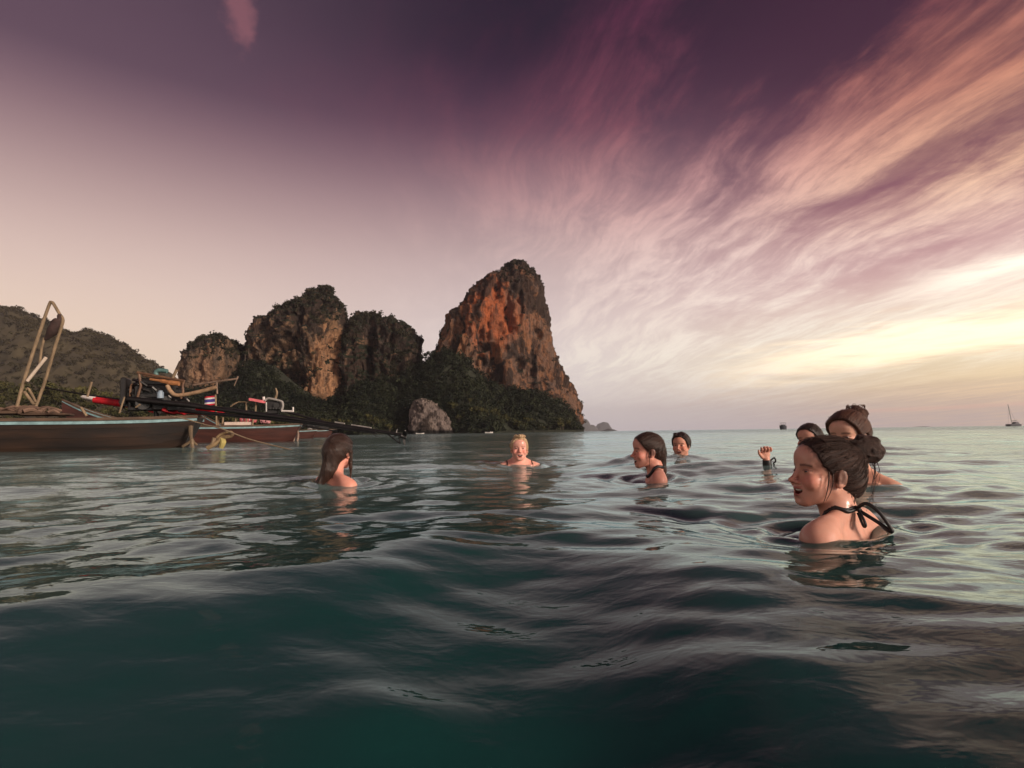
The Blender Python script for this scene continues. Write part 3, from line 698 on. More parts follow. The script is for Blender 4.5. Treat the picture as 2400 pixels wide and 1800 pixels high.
# ================================================================== boats
M_HULL = simple('weathered_hull_wood', (0.042, 0.021, 0.012), 0.5, 0.7, 1.1, (0.5, 1, 2.6), bump=0.6, col2=(0.010, 0.007, 0.006))
M_HULLR = simple('red_brown_hull_wood', (0.075, 0.022, 0.015), 0.5, 0.6, 1.8, (0.5, 1, 3.0), bump=0.4, col2=(0.04, 0.012, 0.009))
M_DECK = simple('boat_inside_wood', (0.09, 0.055, 0.035), 0.75, 0.4, 4, (0.5, 2, 2), bump=0.3)
M_BLUE = simple('faded_blue_paint', (0.21, 0.35, 0.37), 0.55, 0.25, 6)
M_POLE = simple('bare_pole_wood', (0.25, 0.18, 0.11), 0.75, 0.35, 5, (2, 2, .6), bump=0.3)
M_POLED = simple('dark_pole_wood', (0.06, 0.04, 0.028), 0.75, 0.4, 5)
M_BLACK = simple('greasy_black_steel', (0.010, 0.009, 0.009), 0.45, 0.5, 8)
M_RUST = simple('rusty_steel', (0.20, 0.11, 0.06), 0.6, 0.5, 7, col2=(0.10, 0.05, 0.03))
M_STEEL = simple('pale_steel', (0.40, 0.38, 0.35), 0.4, 0.25, 8, metal=0.2)
M_RED = simple('red_tarpaulin', (0.68, 0.018, 0.03), 0.55, 0.30, 3)
M_PINK = simple('faded_pink_board', (0.62, 0.14, 0.16), 0.6, 0.25, 4)
M_WHITE = simple('white_plastic', (0.72, 0.68, 0.64), 0.5, 0.12, 4)
M_FILTER = simple('grey_blue_tin', (0.26, 0.34, 0.42), 0.4, 0.2, 4)
M_TEAL = simple('teal_pipe_paint', (0.10, 0.20, 0.19), 0.5, 0.25, 6)
M_ROPE = simple('mooring_rope', (0.36, 0.27, 0.17), 0.9, 0.3, 30)
M_SACK = simple('dark_brown_bundle', (0.045, 0.025, 0.022), 0.85, 0.4, 6, bump=0.4)
M_SKIRT = simple('old_brown_cloth', (0.16, 0.10, 0.07), 0.9, 0.4, 5, bump=0.4)

def hull_parts(root, Lh, beam, sheer, bow_h, hull_m, stripe_m, trans_lean=0.35, draft=0.35, nplank=5):
    """stern at local x=0 (transom), bow at x=-Lh. each strake of the side is one plank"""
    ns = 40
    def sec(u):                                  # u 0 stern .. 1 bow
        w = beam / 2 * (0.80 + 0.20 * min(1, u / 0.25)) * (1 - max(0, (u - 0.45) / 0.55) ** 2.2)
        hgt = sheer * (1.0 + 0.10 * (1 - min(1, u / 0.3)) ** 2) + (bow_h - sheer) * max(0, (u - 0.45) / 0.55) ** 2.4
        bot = -draft + (bow_h * 0.75 + draft) * max(0, (u - 0.72) / 0.28) ** 2.2 + 0.28 * (1 - min(1, u / .10)) 
        return max(w, 0.03), hgt, bot
    def pt(u, s, v, out=0.0):                    # v 0 keel .. 1 gunwale
        w, hg, bt = sec(u)
        yy = w * (0.45 + 0.55 * v ** 0.55) if v > 0 else w * 0.45
        xx = -Lh * u - trans_lean * (1 - v) * max(0, 1 - u / .12)
        return (xx, s * (yy + out), bt + (hg - bt) * v)
    for s in (-1, 1):
        for k in range(nplank):
            v0, v1 = k / nplank, (k + 1) / nplank
            mb = MB(); vs_, fs = [], []
            for i in range(ns + 1):
                u = i / ns
                vs_ += [pt(u, s, v0, 0.014), pt(u, s, v1, 0.0), pt(u, s, v1, -0.035), pt(u, s, v0, -0.028)]
            for i in range(ns):
                a, b = i * 4, (i + 1) * 4
                for q in range(4):
                    q2 = (q + 1) % 4; fs.append((a + q, b + q, b + q2, a + q2))
            fs += [(0, 1, 2, 3), (ns * 4 + 3, ns * 4 + 2, ns * 4 + 1, ns * 4)]
            mb.add(vs_, fs); mb.build('plank', hull_m, root)
        for nm, v_, hh, oo, mt in (('gunwale_stripe', 0.945, 0.052, 0.030, stripe_m), ('cap_rail', 1.0, 0.034, 0.05, M_DECK)):
            mb = MB(); vs_, fs = [], []
            for i in range(ns + 1):
                u = i / ns; X, Y, Z = pt(u, s, v_); 
                for dy, dz in ((oo, -hh), (oo, hh), (-0.05, hh), (-0.05, -hh)): vs_.append((X + (0.03 if i == 0 else 0), Y + s * dy, Z + dz))
            for i in range(ns):
                a, b = i * 4, (i + 1) * 4
                for q in range(4):
                    q2 = (q + 1) % 4; fs.append((a + q, b + q, b + q2, a + q2))
            fs += [(0, 1, 2, 3), (ns * 4 + 3, ns * 4 + 2, ns * 4 + 1, ns * 4)]
            mb.add(vs_, fs); mb.build(nm, mt, root)
    # bottom, transom, inside floor
    mb = MB(); vs_, fs = [], []
    for i in range(ns + 1):
        u = i / ns; a = pt(u, -1, 0, .01); b = pt(u, 1, 0, .01); vs_ += [a, ((a[0] + b[0]) / 2, 0, a[2] - 0.06), b]
    for i in range(ns): fs += [(i * 3, i * 3 + 1, i * 3 + 4, i * 3 + 3), (i * 3 + 1, i * 3 + 2, i * 3 + 5, i * 3 + 4)]
    mb.add(vs_, fs); mb.build('bottom', hull_m, root)
    mb = MB(); col_ = [pt(0, -1, v / 6) for v in range(7)] + [pt(0, 1, v / 6) for v in range(6, -1, -1)]
    n0 = len(col_); mb.add([(a + 0.02, b, c) for a, b, c in col_] + [(a - 0.05, b, c) for a, b, c in col_], [tuple(range(n0)), tuple(reversed(range(n0, 2 * n0)))] + [(i, (i + 1) % n0, (i + 1) % n0 + n0, i + n0) for i in range(n0)])
    mb.build('transom', hull_m, root)
    mb = MB(); vs_, fs = [], []
    for i in range(ns + 1):
        u = i / ns; a = pt(u, -1, 0.55, -.05); b = pt(u, 1, 0.55, -.05); vs_ += [a, b]
    for i in range(ns): fs.append((i * 2, i * 2 + 1, i * 2 + 3, i * 2 + 2))
    mb.add(vs_, fs); mb.build('floor_board', M_DECK, root)
    for u in (0.10, .22, .34, .48, .6, .72):
        w, hg, bt = sec(u); X = -Lh * u
        MB().box((X, 0, bt + (hg - bt) * .86), (0.22, 2 * w - .1, 0.045), bev=.01).build('thwart', M_DECK, root)
    return sec

def engine_on(root, o, s=1.0, frame_m=M_RUST):
    """longtail engine in the boat's frame; o = base centre. x points to the stern"""
    ox, oy, oz = o
    def q(x_, y_, z_): return (ox + x_ * s, oy + y_ * s, oz + z_ * s)
    b = MB(); b.box(q(0, 0, .42), (0.78 * s, 0.42 * s, 0.50 * s), bev=.03 * s); b.box(q(-.05, 0, .72), (0.62 * s, 0.30 * s, 0.16 * s), bev=.02 * s)
    for k in range(4): b.cyl(q(-.25 + .17 * k, -.2, .52), q(-.25 + .17 * k, -.27, .52), .055 * s)
    b.box(q(.1, -.24, .30), (0.42 * s, .10 * s, .16 * s), bev=.02 * s); b.box(q(-.15, -.23, .28), (0.16 * s, .12 * s, .22 * s), bev=.02 * s)
    e = b.build('engine_block', M_BLACK, root)
    rd = MB().box(q(-.58, 0, .50), (.10 * s, .52 * s, .60 * s), bev=.02 * s)
    for k in range(7): rd.box(q(-.64, 0, .27 + .075 * k), (.02 * s, .46 * s, .02 * s))
    rd.build('radiator', M_BLACK, e)
    fn = MB().cyl(q(-.47, 0, .5), q(-.44, 0, .5), .19 * s, 16); fn.cyl(q(-.47, -.14, .36), q(-.44, -.14, .36), .08 * s, 12); fn.build('fan_pulley', M_RUST, e)
    st = MB()
    for sy in (-1, 1):
        st.box(q(0, .18 * sy, .13), (0.95 * s, .07 * s, .07 * s), bev=.01)
        st.tube([q(.02, .16 * sy, .1), q(.02, .06 * sy, -.45)], .035 * s, 8)
    st.tube([q(.02, 0, .1), q(.02, 0, -.5)], .06 * s, 10); st.box(q(0, 0, -.32), (.3 * s, .7 * s, .10 * s))
    st.build('pivot_mount', M_BLACK, root)
    return q

# ---- the near boat, stern to the right
Yb = 13.6
p0 = P(458, 1050, 13.9)
near = empty('longtail_boat', (p0.x - math.sin(R(22)) * .70, 13.9 + math.cos(R(22)) * .70, 0.0), R(22))
tag(near, 'weathered dark longtail boat with pale blue stripe, nearest boat at the left edge', 'boat', 'longtail boats moored off the beach')
def nb(px, py, Y=None):                       # photo pixel -> point in the near boat's frame
    w_ = P(px, py, Y if Y else Yb + 0.8); M_ = near.matrix_basis.inverted(); return M_ @ w_
hull_parts(near, 10.0, 1.75, 0.70, 1.8, M_HULL, M_BLUE)
q = engine_on(near, tuple(nb(360, 955)) if False else (nb(362, 955, 14.3).x, 0.32, 0.84), 1.15)
# bars over the engine
ya = Yb + 0.45
MB().tube([nb(326, 876, ya), nb(322, 873, ya), nb(432, 893, ya)], .032, 8).tube([nb(336, 880, ya + .6), nb(432, 897, ya + .6)], .03, 8).build('frame_bar', M_RUST, near)
MB().tube(spline([nb(432, 891, ya), nb(428, 905, ya), nb(429, 918, ya), nb(424, 934, ya)], 4), .028, 8).build('frame_post', M_RUST, near)
MB().tube([nb(326, 876, ya), nb(330, 905, ya), nb(322, 932, ya)], .03, 8).build('frame_post', M_RUST, near)
MB().tube(spline([nb(352, 889, ya), nb(380, 893, ya), nb(400, 897, ya), nb(420, 899, ya)], 4), [.03] * 4 + [.05] * 4 + [.06] * 5, 8).build('exhaust_manifold', simple('heat_orange_steel', (0.42, .18, .07), .6, .35, 8), near)
MB().tube(spline([nb(392, 903, ya), nb(399, 916, ya), nb(412, 926, ya), nb(440, 924, ya), nb(480, 915, ya), nb(508, 907, ya)], 5), .05, 10).build('exhaust_pipe', simple('pale_rusty_pipe', (0.34, .22, .13), .6, .3, 8), near)  # rusty pipe in a paler tone than the frame bars
MB().tube([nb(452, 903, ya), nb(510, 894, ya), nb(554, 888, ya)], .024, 8).tube([nb(554, 890, ya), nb(558, 882, ya)], .022, 6).tube([nb(556, 888, ya), nb(549, 904, ya)], .014, 6).tube([nb(508, 894, ya), nb(509, 923, ya)], .022, 6).build('tiller', simple('tiller_wood', (0.22, .15, .11), .7, .4, 6), near)
MB().tube([nb(405, 886, ya), nb(414, 866, ya)], .035, 8).build('exhaust_stack', M_POLE, near)
MB().tube([nb(413, 868, ya), nb(423, 847, ya)], .034, 8).build('exhaust_stack', M_POLED, near)
MB().tube(spline([nb(366, 882, ya + .2), nb(366, 872, ya + .2), nb(374, 868, ya + .2), nb(392, 870, ya + .2)], 4), .055, 10).build('air_intake_pipe', M_TEAL, near)
fb = nb(376, 926, ya - .1); MB().cyl(fb + Vector((0, 0, -.075)), fb + Vector((0, 0, .075)), .075, 16).cyl(fb + Vector((0, 0, .075)), fb + Vector((0, 0, .11)), .05, 12).build('fuel_filter', M_FILTER, near)
mb = MB()
for (a, b_, c, d) in [(310, 905, 330, 900), (300, 915, 318, 940), (298, 925, 302, 965), (306, 935, 320, 958), (312, 890, 345, 905), (318, 912, 352, 918), (425, 930, 440, 950), (400, 930, 418, 950), (345, 905, 366, 915)]:
    mb.tube([nb(a, b_, ya + .1), nb((a + c) / 2 + 3, (b_ + d) / 2 - 2, ya), nb(c, d, ya + .05)], .032, 6)
mb.box(nb(322, 925, ya + .3), (.42, .4, .34), bev=.04).box(nb(400, 952, ya + .35), (.75, .4, .25), bev=.04).box(nb(345, 903, ya + .35), (.55, .35, .15), bev=.04)
mb.box(nb(368, 932, ya + .5), (1.15, .4, .50), bev=.05).box(nb(425, 955, ya + .3), (.6, .35, .22), bev=.04); mb.box(nb(415, 935, ya + .3), (.42, .3, .30), bev=.04); mb.cyl(nb(388, 940, ya - .02), nb(388, 940, ya + .2), .12, 16); mb.cyl(nb(335, 945, ya), nb(335, 945, ya + .2), .16, 16)
mb.build('engine_fittings', M_BLACK, near)
MB().tube([nb(438, 935, ya - .05), nb(444, 941, ya - .05)], .02, 5).build('lever', M_STEEL, near)
MB().tube([nb(401, 932, ya - .05), nb(395, 927, ya - .05)], .014, 5).build('lever', M_STEEL, near)
# the long tail: one rigid tube from the forward handle to the propeller
ye = Yb - 1.0
def lt(px, py, t): return nb(px, py, ya + (ye - ya) * t)
MB().tube([lt(100, 908, 0), lt(200, 925, 0), lt(300, 938, 0)], .022, 6).build('steering_bar', M_BLACK, near)
MB().tube([lt(300, 935, 0), lt(440, 949, .1), lt(700, 983, .55), lt(940, 1019, 1)], [.075, .07, .05, .035], 10).build('tail_shaft', M_BLACK, near)
MB().tube([lt(420, 962, .05), lt(560, 975, .3), lt(720, 991, .6), lt(880, 1013, .92)], [.05, .045, .03, .022], 8).build('shaft_brace', M_BLACK, near)
MB().tube([lt(785, 989.5, .7), lt(808, 993, .74)], .018, 6).build('bare_metal_sleeve', M_STEEL, near)
MB().tube([lt(824, 996, .77), lt(870, 1003, .86)], .02, 6).build('bare_metal_sleeve', M_STEEL, near)
MB().tube([lt(522, 962, .25), lt(580, 969, .35)], .012, 6).build('bare_metal_sleeve', M_STEEL, near)
pr = MB(); hb = lt(944, 1024, 1)
pr.cyl(hb + Vector((-.05, 0, .03)), hb + Vector((.07, 0, -.01)), .05, 12)
pr.build('propeller_hub', M_BLACK, near)
for an in (0.3, 2.4, 4.5):
    c_, s_ = math.cos(an), math.sin(an); pts = []
    for (u, w_) in [(.03, .03), (.08, .055), (.14, .05), (.18, .02)]:
        pts += [(hb.x + .03 + w_ * .5, hb.y + c_ * u - s_ * w_, hb.z + s_ * u + c_ * w_), (hb.x + .02 - w_ * .5, hb.y + c_ * u + s_ * w_, hb.z + s_ * u - c_ * w_)]
    vs_ = pts + [(a + .008, b_, c) for a, b_, c in pts]; n0 = len(pts)
    fs = [(i, i + 1, i + 3, i + 2) for i in range(0, n0 - 2, 2)] + [(i + n0 + 2, i + n0 + 3, i + n0 + 1, i + n0) for i in range(0, n0 - 2, 2)]
    fs += [(i, i + 2, i + 2 + n0, i + n0) for i in range(0, n0 - 2, 2)] + [(i + 1 + n0, i + 3 + n0, i + 3, i + 1) for i in range(0, n0 - 2, 2)]
    MB().add(vs_, fs).build('propeller_blade', M_BLACK, near)
MB().tube([lt(908, 1017, .95), lt(938, 1040, 1.0)], .014, 6).tube([lt(938, 1040, 1), lt(935, 1022, 1)], .012, 6).tube([lt(918, 1026, .97), lt(930, 1020, .99)], .01, 6).build('skeg', M_BLACK, near)
MB().tube([lt(929, 1014, .98), lt(931, 1006, .98)], [.012, .006], 5).build('guard_prong', M_STEEL, near)
MB().tube([lt(947, 1018, 1), lt(950, 1008, 1)], [.02, .01], 6).build('guard_prong', M_STEEL, near)
# leaning pole frame
yf = 13.45
MB().tube(spline([nb(36, 966, yf), nb(60, 880, yf), nb(96, 770, yf), nb(116, 713, yf), nb(121, 709, yf), nb(126, 713, yf), nb(143, 742, yf)], 5), .036, 8).build('pole', M_POLE, near)
MB().tube(spline([nb(82, 958, yf + .2), nb(105, 895, yf + .2), nb(130, 810, yf + .1), nb(146, 760, yf), nb(147, 748, yf), nb(143, 740, yf)], 5), .034, 8).build('pole', M_POLE, near)
MB().tube([nb(92, 860, yf + .1), nb(98, 815, yf), nb(104, 792, yf)], .026, 6).build('pole', M_POLE, near)
MB().tube([nb(64, 893, yf - .1), nb(108, 838, yf - .1)], .036, 8).build('crosspiece', simple('pale_crosspiece_wood', (.62, .52, .42), .7, .15, 5), near)
MB().tube([nb(57, 918, yf), nb(80, 948, yf)], .034, 8).tube(spline([nb(62, 913, yf), nb(68, 912, yf), nb(84, 943, yf)], 3), .026, 8).build('strut', M_POLE, near)
MB().tube(spline([nb(139, 736, yf), nb(141, 748, yf), nb(134, 757, yf), nb(124, 775, yf), nb(112, 790, yf), nb(105, 797, yf)], 4), [.03, .05, .06, .06, .07, .09, .105, .115, .12, .125, .12, .12, .12, .11, .09, .075, .06, .05, .04, .03, .012][:21], 10).build('hanging_bundle', M_SACK, near)
# clutter: rope coils, nets and an old board on the stern deck
mb = MB()
rgc = random.Random(9)
for k in range(26):
    c = nb(rgc.uniform(-40, 130), rgc.uniform(957, 968), Yb + rgc.uniform(-.7, .1)); a = rgc.uniform(0, 3)
    mb.tube(spline([c, c + Vector((.2 * math.cos(a), .1 * math.sin(a), .05)), c + Vector((.45 * math.cos(a), .12, -.02))], 4), rgc.uniform(.02, .05), 6)
mb.build('heaped_rope', M_SKIRT, near)
MB().box(nb(20, 968, Yb - .3), (1.6, .8, .08), bev=.02).box(nb(110, 972, Yb - .1), (.9, .7, .06), bev=.02).build('stern_deck', M_DECK, near)
for (a, b_, c, d, r_) in [(205, 930, 215, 895, .025), (280, 968, 292, 930, .02), (190, 955, 203, 975, .03), (318, 955, 328, 948, .02)]:
    MB().tube([nb(a, b_, yf), nb(c, d, yf)], r_, 6).build('stake', M_POLE, near)
# transom knees and loose struts at the waterline
MB().tube(spline([nb(447, 1000, Yb + .2), nb(447, 1020, Yb + .1), nb(452, 1035, Yb + .1), nb(462, 1043, Yb + .1)], 3), [.06, .05, .05, .045, .04, .04, .04, .035, .03, .02][:10], 8).tube([nb(447, 1035, Yb - .1), nb(428, 1047, Yb - .1)], .035, 6).tube([nb(449, 1030, Yb - .1), nb(452, 1052, Yb - .1)], .04, 6).build('rudder_stay', simple('stay_wood', (.17, .12, .07), .7, .4, 6), near)

# red roll with a white end, resting behind the engine
yr = Yb + 1.0
def wp(px, py, Y): return P(px, py, Y)
t = empty('rolled_awning', wp(280, 945, yr)); tag(t, 'red rolled awning with a white end lying beside the black engine of the nearest boat', 'awning')
def rel(e, *a): return P(*a) - e.location
MB().tube([rel(t, 222, 937, yr), rel(t, 285, 946, yr), rel(t, 346, 954, yr)], [.085, .09, .08], 14).build('roll', M_RED, t)
MB().tube([rel(t, 190, 930, yr), rel(t, 197, 930, yr), rel(t, 226, 935, yr)], [.02, .055, .07], 12).build('end_cover', M_WHITE, t)
MB().tube([rel(t, 286, 936, yr - .1), rel(t, 287, 957, yr - .1)], .05, 8).build('tie_cord', M_BLACK, t)
# life vests and white cushion heap on the stern
for i, (px, py, w_, h_, mt, nm, lb) in enumerate([(402, 961, .55, .10, M_RED, 'life_vest', 'crumpled red life vest lying on the near boat below the engine'), (378, 965, .22, .10, M_WHITE, 'water_can', 'small white can beside the red vest on the near boat')]):
    e = empty(nm, wp(px, py, Yb + .75)); tag(e, lb, nm.replace('_', ' '))
    b = MB(); rgv = random.Random(i)
    for k in range(5 if mt is M_RED else 1):
        b.box((rgv.uniform(-.5, .5) * w_ * (mt is M_RED), rgv.uniform(-.08, .08), rgv.uniform(-.02, .05) - .04), (w_ * .6, .25, h_), Euler((rgv.uniform(-.3, .3), rgv.uniform(-.35, .35), rgv.uniform(-.6, .6))).to_matrix(), bev=.025)
    b.build('body', mt, e)
    if mt is M_RED: MB().box((0, -.12, .03), (.06, .05, .12), bev=.01).build('buckle_strap', M_BLACK, e)
    else: MB().cyl((0, 0, .0), (0, 0, .05), .03).build('cap', M_RED, e)

# ---- second boat and the others
def far_boat(px_stern, Y, label, hull_m, L=9.0, sheer=.85, rz=0.0, fit='full', engine=True, tail=None, bow=1.9):
    w_ = P(px_stern, 1000, Y); root = empty('longtail_boat', (w_.x, Y + .8, 0), rz)
    tag(root, label, 'boat', 'longtail boats moored off the beach')
    hull_parts(root, L, 1.7, sheer, bow, hull_m, M_BLUE)
    return root
Y2 = 26.0
b2 = far_boat(690, Y2, 'red brown longtail boat with a pink roof board, second nearest boat', M_HULLR, 9.5, .72, R(1))
b2.rotation_euler.z = R(17)
bpy.context.view_layer.update()
def b2p(px, py, Y=Y2 + .4): return b2.matrix_basis.inverted() @ P(px, py, Y)
# curved rudder hoops at the stern
MB().tube(spline([b2p(683, 999), b2p(694, 1003), b2p(699, 1018), b2p(697, 1034)], 5), .045, 8).tube(spline([b2p(678, 1006), b2p(686, 1013), b2p(690, 1020), b2p(688, 1034)], 5), .04, 8).tube([b2p(671, 1004), b2p(671, 1034)], .05, 6).build('rudder_hoop', simple('grey_hoop', (.38, .28, .22), .6, .3, 6), b2)
for a, b_, c, d, m_ in [(505, 925, 508, 1000, M_POLE), (523, 978, 521, 998, M_POLE), (577, 943, 578, 995, M_POLE), (593, 982, 592, 996, M_POLE), (600, 942, 598, 985, M_POLE), (497, 1008, 493, 1021, M_POLE), (618, 930, 619, 942, M_WHITE)]:
    MB().tube([b2p(a, b_), b2p(c, d)], .04 if m_ is M_POLE else .06, 6).build('post', m_, b2)
MB().tube([b2p(540, 953), b2p(559, 942), b2p(588, 942)], .025, 6).tube([b2p(545, 948), b2p(556, 943)], .025, 6).build('roof_rail', M_POLE, b2)
bb = MB(); r4 = [b2p(583, 933, Y2 + .2), b2p(621, 940, Y2 + .2), b2p(625, 943, Y2 + 1.6), b2p(587, 936, Y2 + 1.6)]
bb.add([v_ for v_ in r4] + [v_ + Vector((0, 0, -.06)) for v_ in r4], [(0, 1, 2, 3), (7, 6, 5, 4), (0, 4, 5, 1), (1, 5, 6, 2), (2, 6, 7, 3), (3, 7, 4, 0)])
bb.box(b2p(603, 939, Y2 + .12), (.72, .03, .12), Matrix.Rotation(R(11), 3, 'Y')); bb.build('roof_board', M_PINK, b2)
ye2 = Y2 + .5
e2 = MB(); c2 = b2p(642, 951, ye2)
e2.box(c2, (.62, .5, .44), bev=.04).box(b2p(640, 964, ye2), (.5, .45, .28), bev=.04).box(b2p(628, 957, ye2), (.16, .4, .5), bev=.03); e2.cyl(b2p(648, 950, ye2 - .3), b2p(648, 950, ye2 - .2), .13, 14)
for k in range(4): e2.cyl(b2p(634 + 7 * k, 957, ye2 - .32), b2p(634 + 7 * k, 957, ye2 - .2), .05, 8)
e2.build('engine_block', M_BLACK, b2)
MB().tube(spline([b2p(621, 939, ye2 - .3), b2p(628, 934, ye2 - .3), b2p(638, 935, ye2 - .3), b2p(655, 939, ye2 - .3), b2p(662, 943, ye2 - .3), b2p(663, 953, ye2 - .3), b2p(660, 962, ye2 - .3)], 4), .05, 8).build('exhaust_pipe', M_STEEL, b2)
MB().tube([b2p(660, 963, ye2 - .3), b2p(687, 964, ye2 - .3)], .045, 6).tube([b2p(687, 965, ye2 - .3), b2p(687, 954, ye2 - .3)], .04, 6).build('tiller', M_WHITE, b2)
MB().tube(spline([b2p(645, 935, ye2), b2p(649, 922, ye2), b2p(646, 910, ye2)], 4), [.06, .06, .055, .05, .05, .05, .045, .04, .035], 7).build('exhaust_stack', M_POLE, b2)
MB().tube([b2p(624, 943, ye2 - .33), b2p(624, 965, ye2 - .33)], .035, 6).build('engine_bracket', M_STEEL, b2)
MB().tube([b2p(660, 962, ye2), b2p(740, 984, Y2 - .4), b2p(828, 1006, Y2 - 1.2), b2p(846, 1012, Y2 - 1.4)], [.06, .05, .04, .03], 7).tube([b2p(830, 1008, Y2 - 1.3), b2p(842, 1016, Y2 - 1.3)], .02, 5).tube([b2p(842, 1016, Y2 - 1.3), b2p(846, 1010, Y2 - 1.3)], .03, 5).build('tail_shaft', M_BLACK, b2)
MB().box(b2p(560, 993), (1.2, .3, .16), bev=.02).build('seat_back', simple('cream_panel', (.62, .50, .42), .6, .1, 3), b2)
# cargo lying in the second boat
for i, (px, py, L_, r_, mt, lb) in enumerate([(582, 984, .72, .17, M_PINK, 'pink striped roll of life vests standing highest in the second boat'), (622, 987, .42, .14, simple('pale_pink_cloth', (.66, .30, .32), .8, .2, 5), 'pale pink bundle near the engine of the second boat')]):
    e = empty('vest_roll', P(px, py, Y2 + .7)); tag(e, lb, 'bundle')
    MB().tube(spline([(-L_ / 2, 0, 0), (-L_ / 4, 0, .02), (0, 0, 0), (L_ / 4, 0, .015), (L_ / 2, 0, 0)], 2), [r_ * .7, r_, r_ * .93, r_, r_ * .94, r_, r_ * .95, r_, r_ * .75], 12).build('roll', mt, e)
    for xx in (-.18, .12): MB().tube([(xx * L_ / .7, -.02, -r_ * 1.02), (xx * L_ / .7, -r_ * 1.03, 0), (xx * L_ / .7, 0, r_ * 1.04)], .022, 5).build('strap', M_BLACK if i else M_WHITE, e)
# third boat with long red canopy, behind; its flag
Y3 = 33.0
b3 = far_boat(598, Y3, 'longtail boat with a long bright red canopy, moored behind the second boat', M_HULLR, 10.0, .72, R(14))
def b3p(px, py, Y=Y3 + .4): return b3.matrix_basis.inverted() @ P(px, py, Y)
def slab(pts, th, name, mat, par):
    MB().add([Vector(v_) for v_ in pts] + [Vector(v_) + Vector((0, 0, -th)) for v_ in pts], [(0, 1, 2, 3), (7, 6, 5, 4), (0, 4, 5, 1), (1, 5, 6, 2), (2, 6, 7, 3), (3, 7, 4, 0)]).build(name, mat, par)
MB().tube(spline([b3p(350, 958), b3p(370, 962), b3p(420, 961), b3p(500, 968), b3p(557, 976)], 4), [.20, .24, .26, .27, .25, .28, .30, .28, .25, .26, .27, .25, .22, .18, .12, .08, .05], 12, flat=.75).build('canopy', M_RED, b3)
slab([b3p(345, 952, Y3 - .3), b3p(560, 975, Y3 - .3), b3p(560, 972, Y3 + 1.3), b3p(345, 950, Y3 + 1.3)], .05, 'canopy_roof', M_RED, b3)
slab([b3p(452, 950, Y3 - .6), b3p(502, 957, Y3 - .6), b3p(503, 955, Y3 + 1.3), b3p(455, 948, Y3 + 1.3)], .04, 'roof_board', M_PINK, b3)
for px in (362, 392, 430, 470, 512, 552): MB().tube([b3p(px, 958 + (px - 350) * .07), b3p(px, 1000)], .045, 6).build('post', M_POLE, b3)
fl = empty('flag', P(493, 938, Y3 - 1)); tag(fl, 'small striped red, white and blue flag flying over the red canopy', 'flag')
hgt = .52; wv_ = .62
cols = [(0, 1 / 6, simple('flag_red', (.55, .02, .04), .7, .1, 3)), (1 / 6, 1 / 3, M_WHITE), (1 / 3, 2 / 3, simple('flag_blue', (.05, .04, .22), .7, .1, 3)), (2 / 3, 5 / 6, M_WHITE), (5 / 6, 1, bpy.data.materials['flag_red'])]
for a, b_, mt in cols:
    vs_, fs = [], []
    for i in range(11):
        u = i / 10; yy = .05 * math.sin(u * 7) * u; sag = -.08 * u * 0 + .10 * u
        for s_ in (a, b_): vs_.append((.28 - u * wv_, yy, .26 - s_ * hgt - sag * .6))
    n0 = len(vs_); vs_ += [(x_, y_ + .006, z_) for x_, y_, z_ in vs_]
    for i in range(10): fs += [(2 * i, 2 * i + 1, 2 * i + 3, 2 * i + 2), (n0 + 2 * i + 2, n0 + 2 * i + 3, n0 + 2 * i + 1, n0 + 2 * i)]
    MB().add(vs_, fs).build('stripe', mt, fl)
MB().tube([(.29, 0, .34), (.29, 0, -.9)], .022, 6).build('flagpole', M_POLED, fl)
# fourth and fifth boats, sterns seen small beyond the second one
b4 = far_boat(735, 43.0, 'brown longtail boat stern with a pale hoop, seen past the second boat', M_HULLR, 8.0, .62, R(18))
def b4p(px, py, Y=43.2): return b4.matrix_basis.inverted() @ P(px, py, Y)
MB().tube(spline([b4p(722, 1006), b4p(728, 1005), b4p(733, 1010), b4p(733, 1016), b4p(730, 1021)], 4), .06, 7).build('rudder_hoop', M_STEEL, b4)
b4c = MB()
for k in range(14): b4c.box(b4p(680 + 5 * k, 1000 - rgc.uniform(0, 9), 43.8), (rgc.uniform(.2, .5), .4, rgc.uniform(.2, .5)), bev=.03)
b4c.build('engine_clutter', M_BLACK, b4)
MB().tube([b4p(690, 994), b4p(790, 1011)], .05, 6).build('tail_shaft', M_BLACK, b4)
b5 = far_boat(775, 60.0, 'farthest brown longtail boat, partly hidden by the black tail shaft', M_HULLR, 9.0, .75, R(18))
def b5p(px, py, Y=60.2): return b5.matrix_basis.inverted() @ P(px, py, Y)
MB().tube([b5p(760, 1001), b5p(885, 1017)], .06, 6).tube([b5p(868, 1012), b5p(884, 1024)], .04, 5).tube([b5p(865, 1012), b5p(866, 1005)], .04, 5).build('tail_shaft', M_BLACK, b5)
MB().box(b5p(760, 1000), (.9, .6, .6), bev=.05).cyl(b5p(752, 1004), b5p(752, 1012), .25, 10).build('engine_block', M_BLACK, b5)
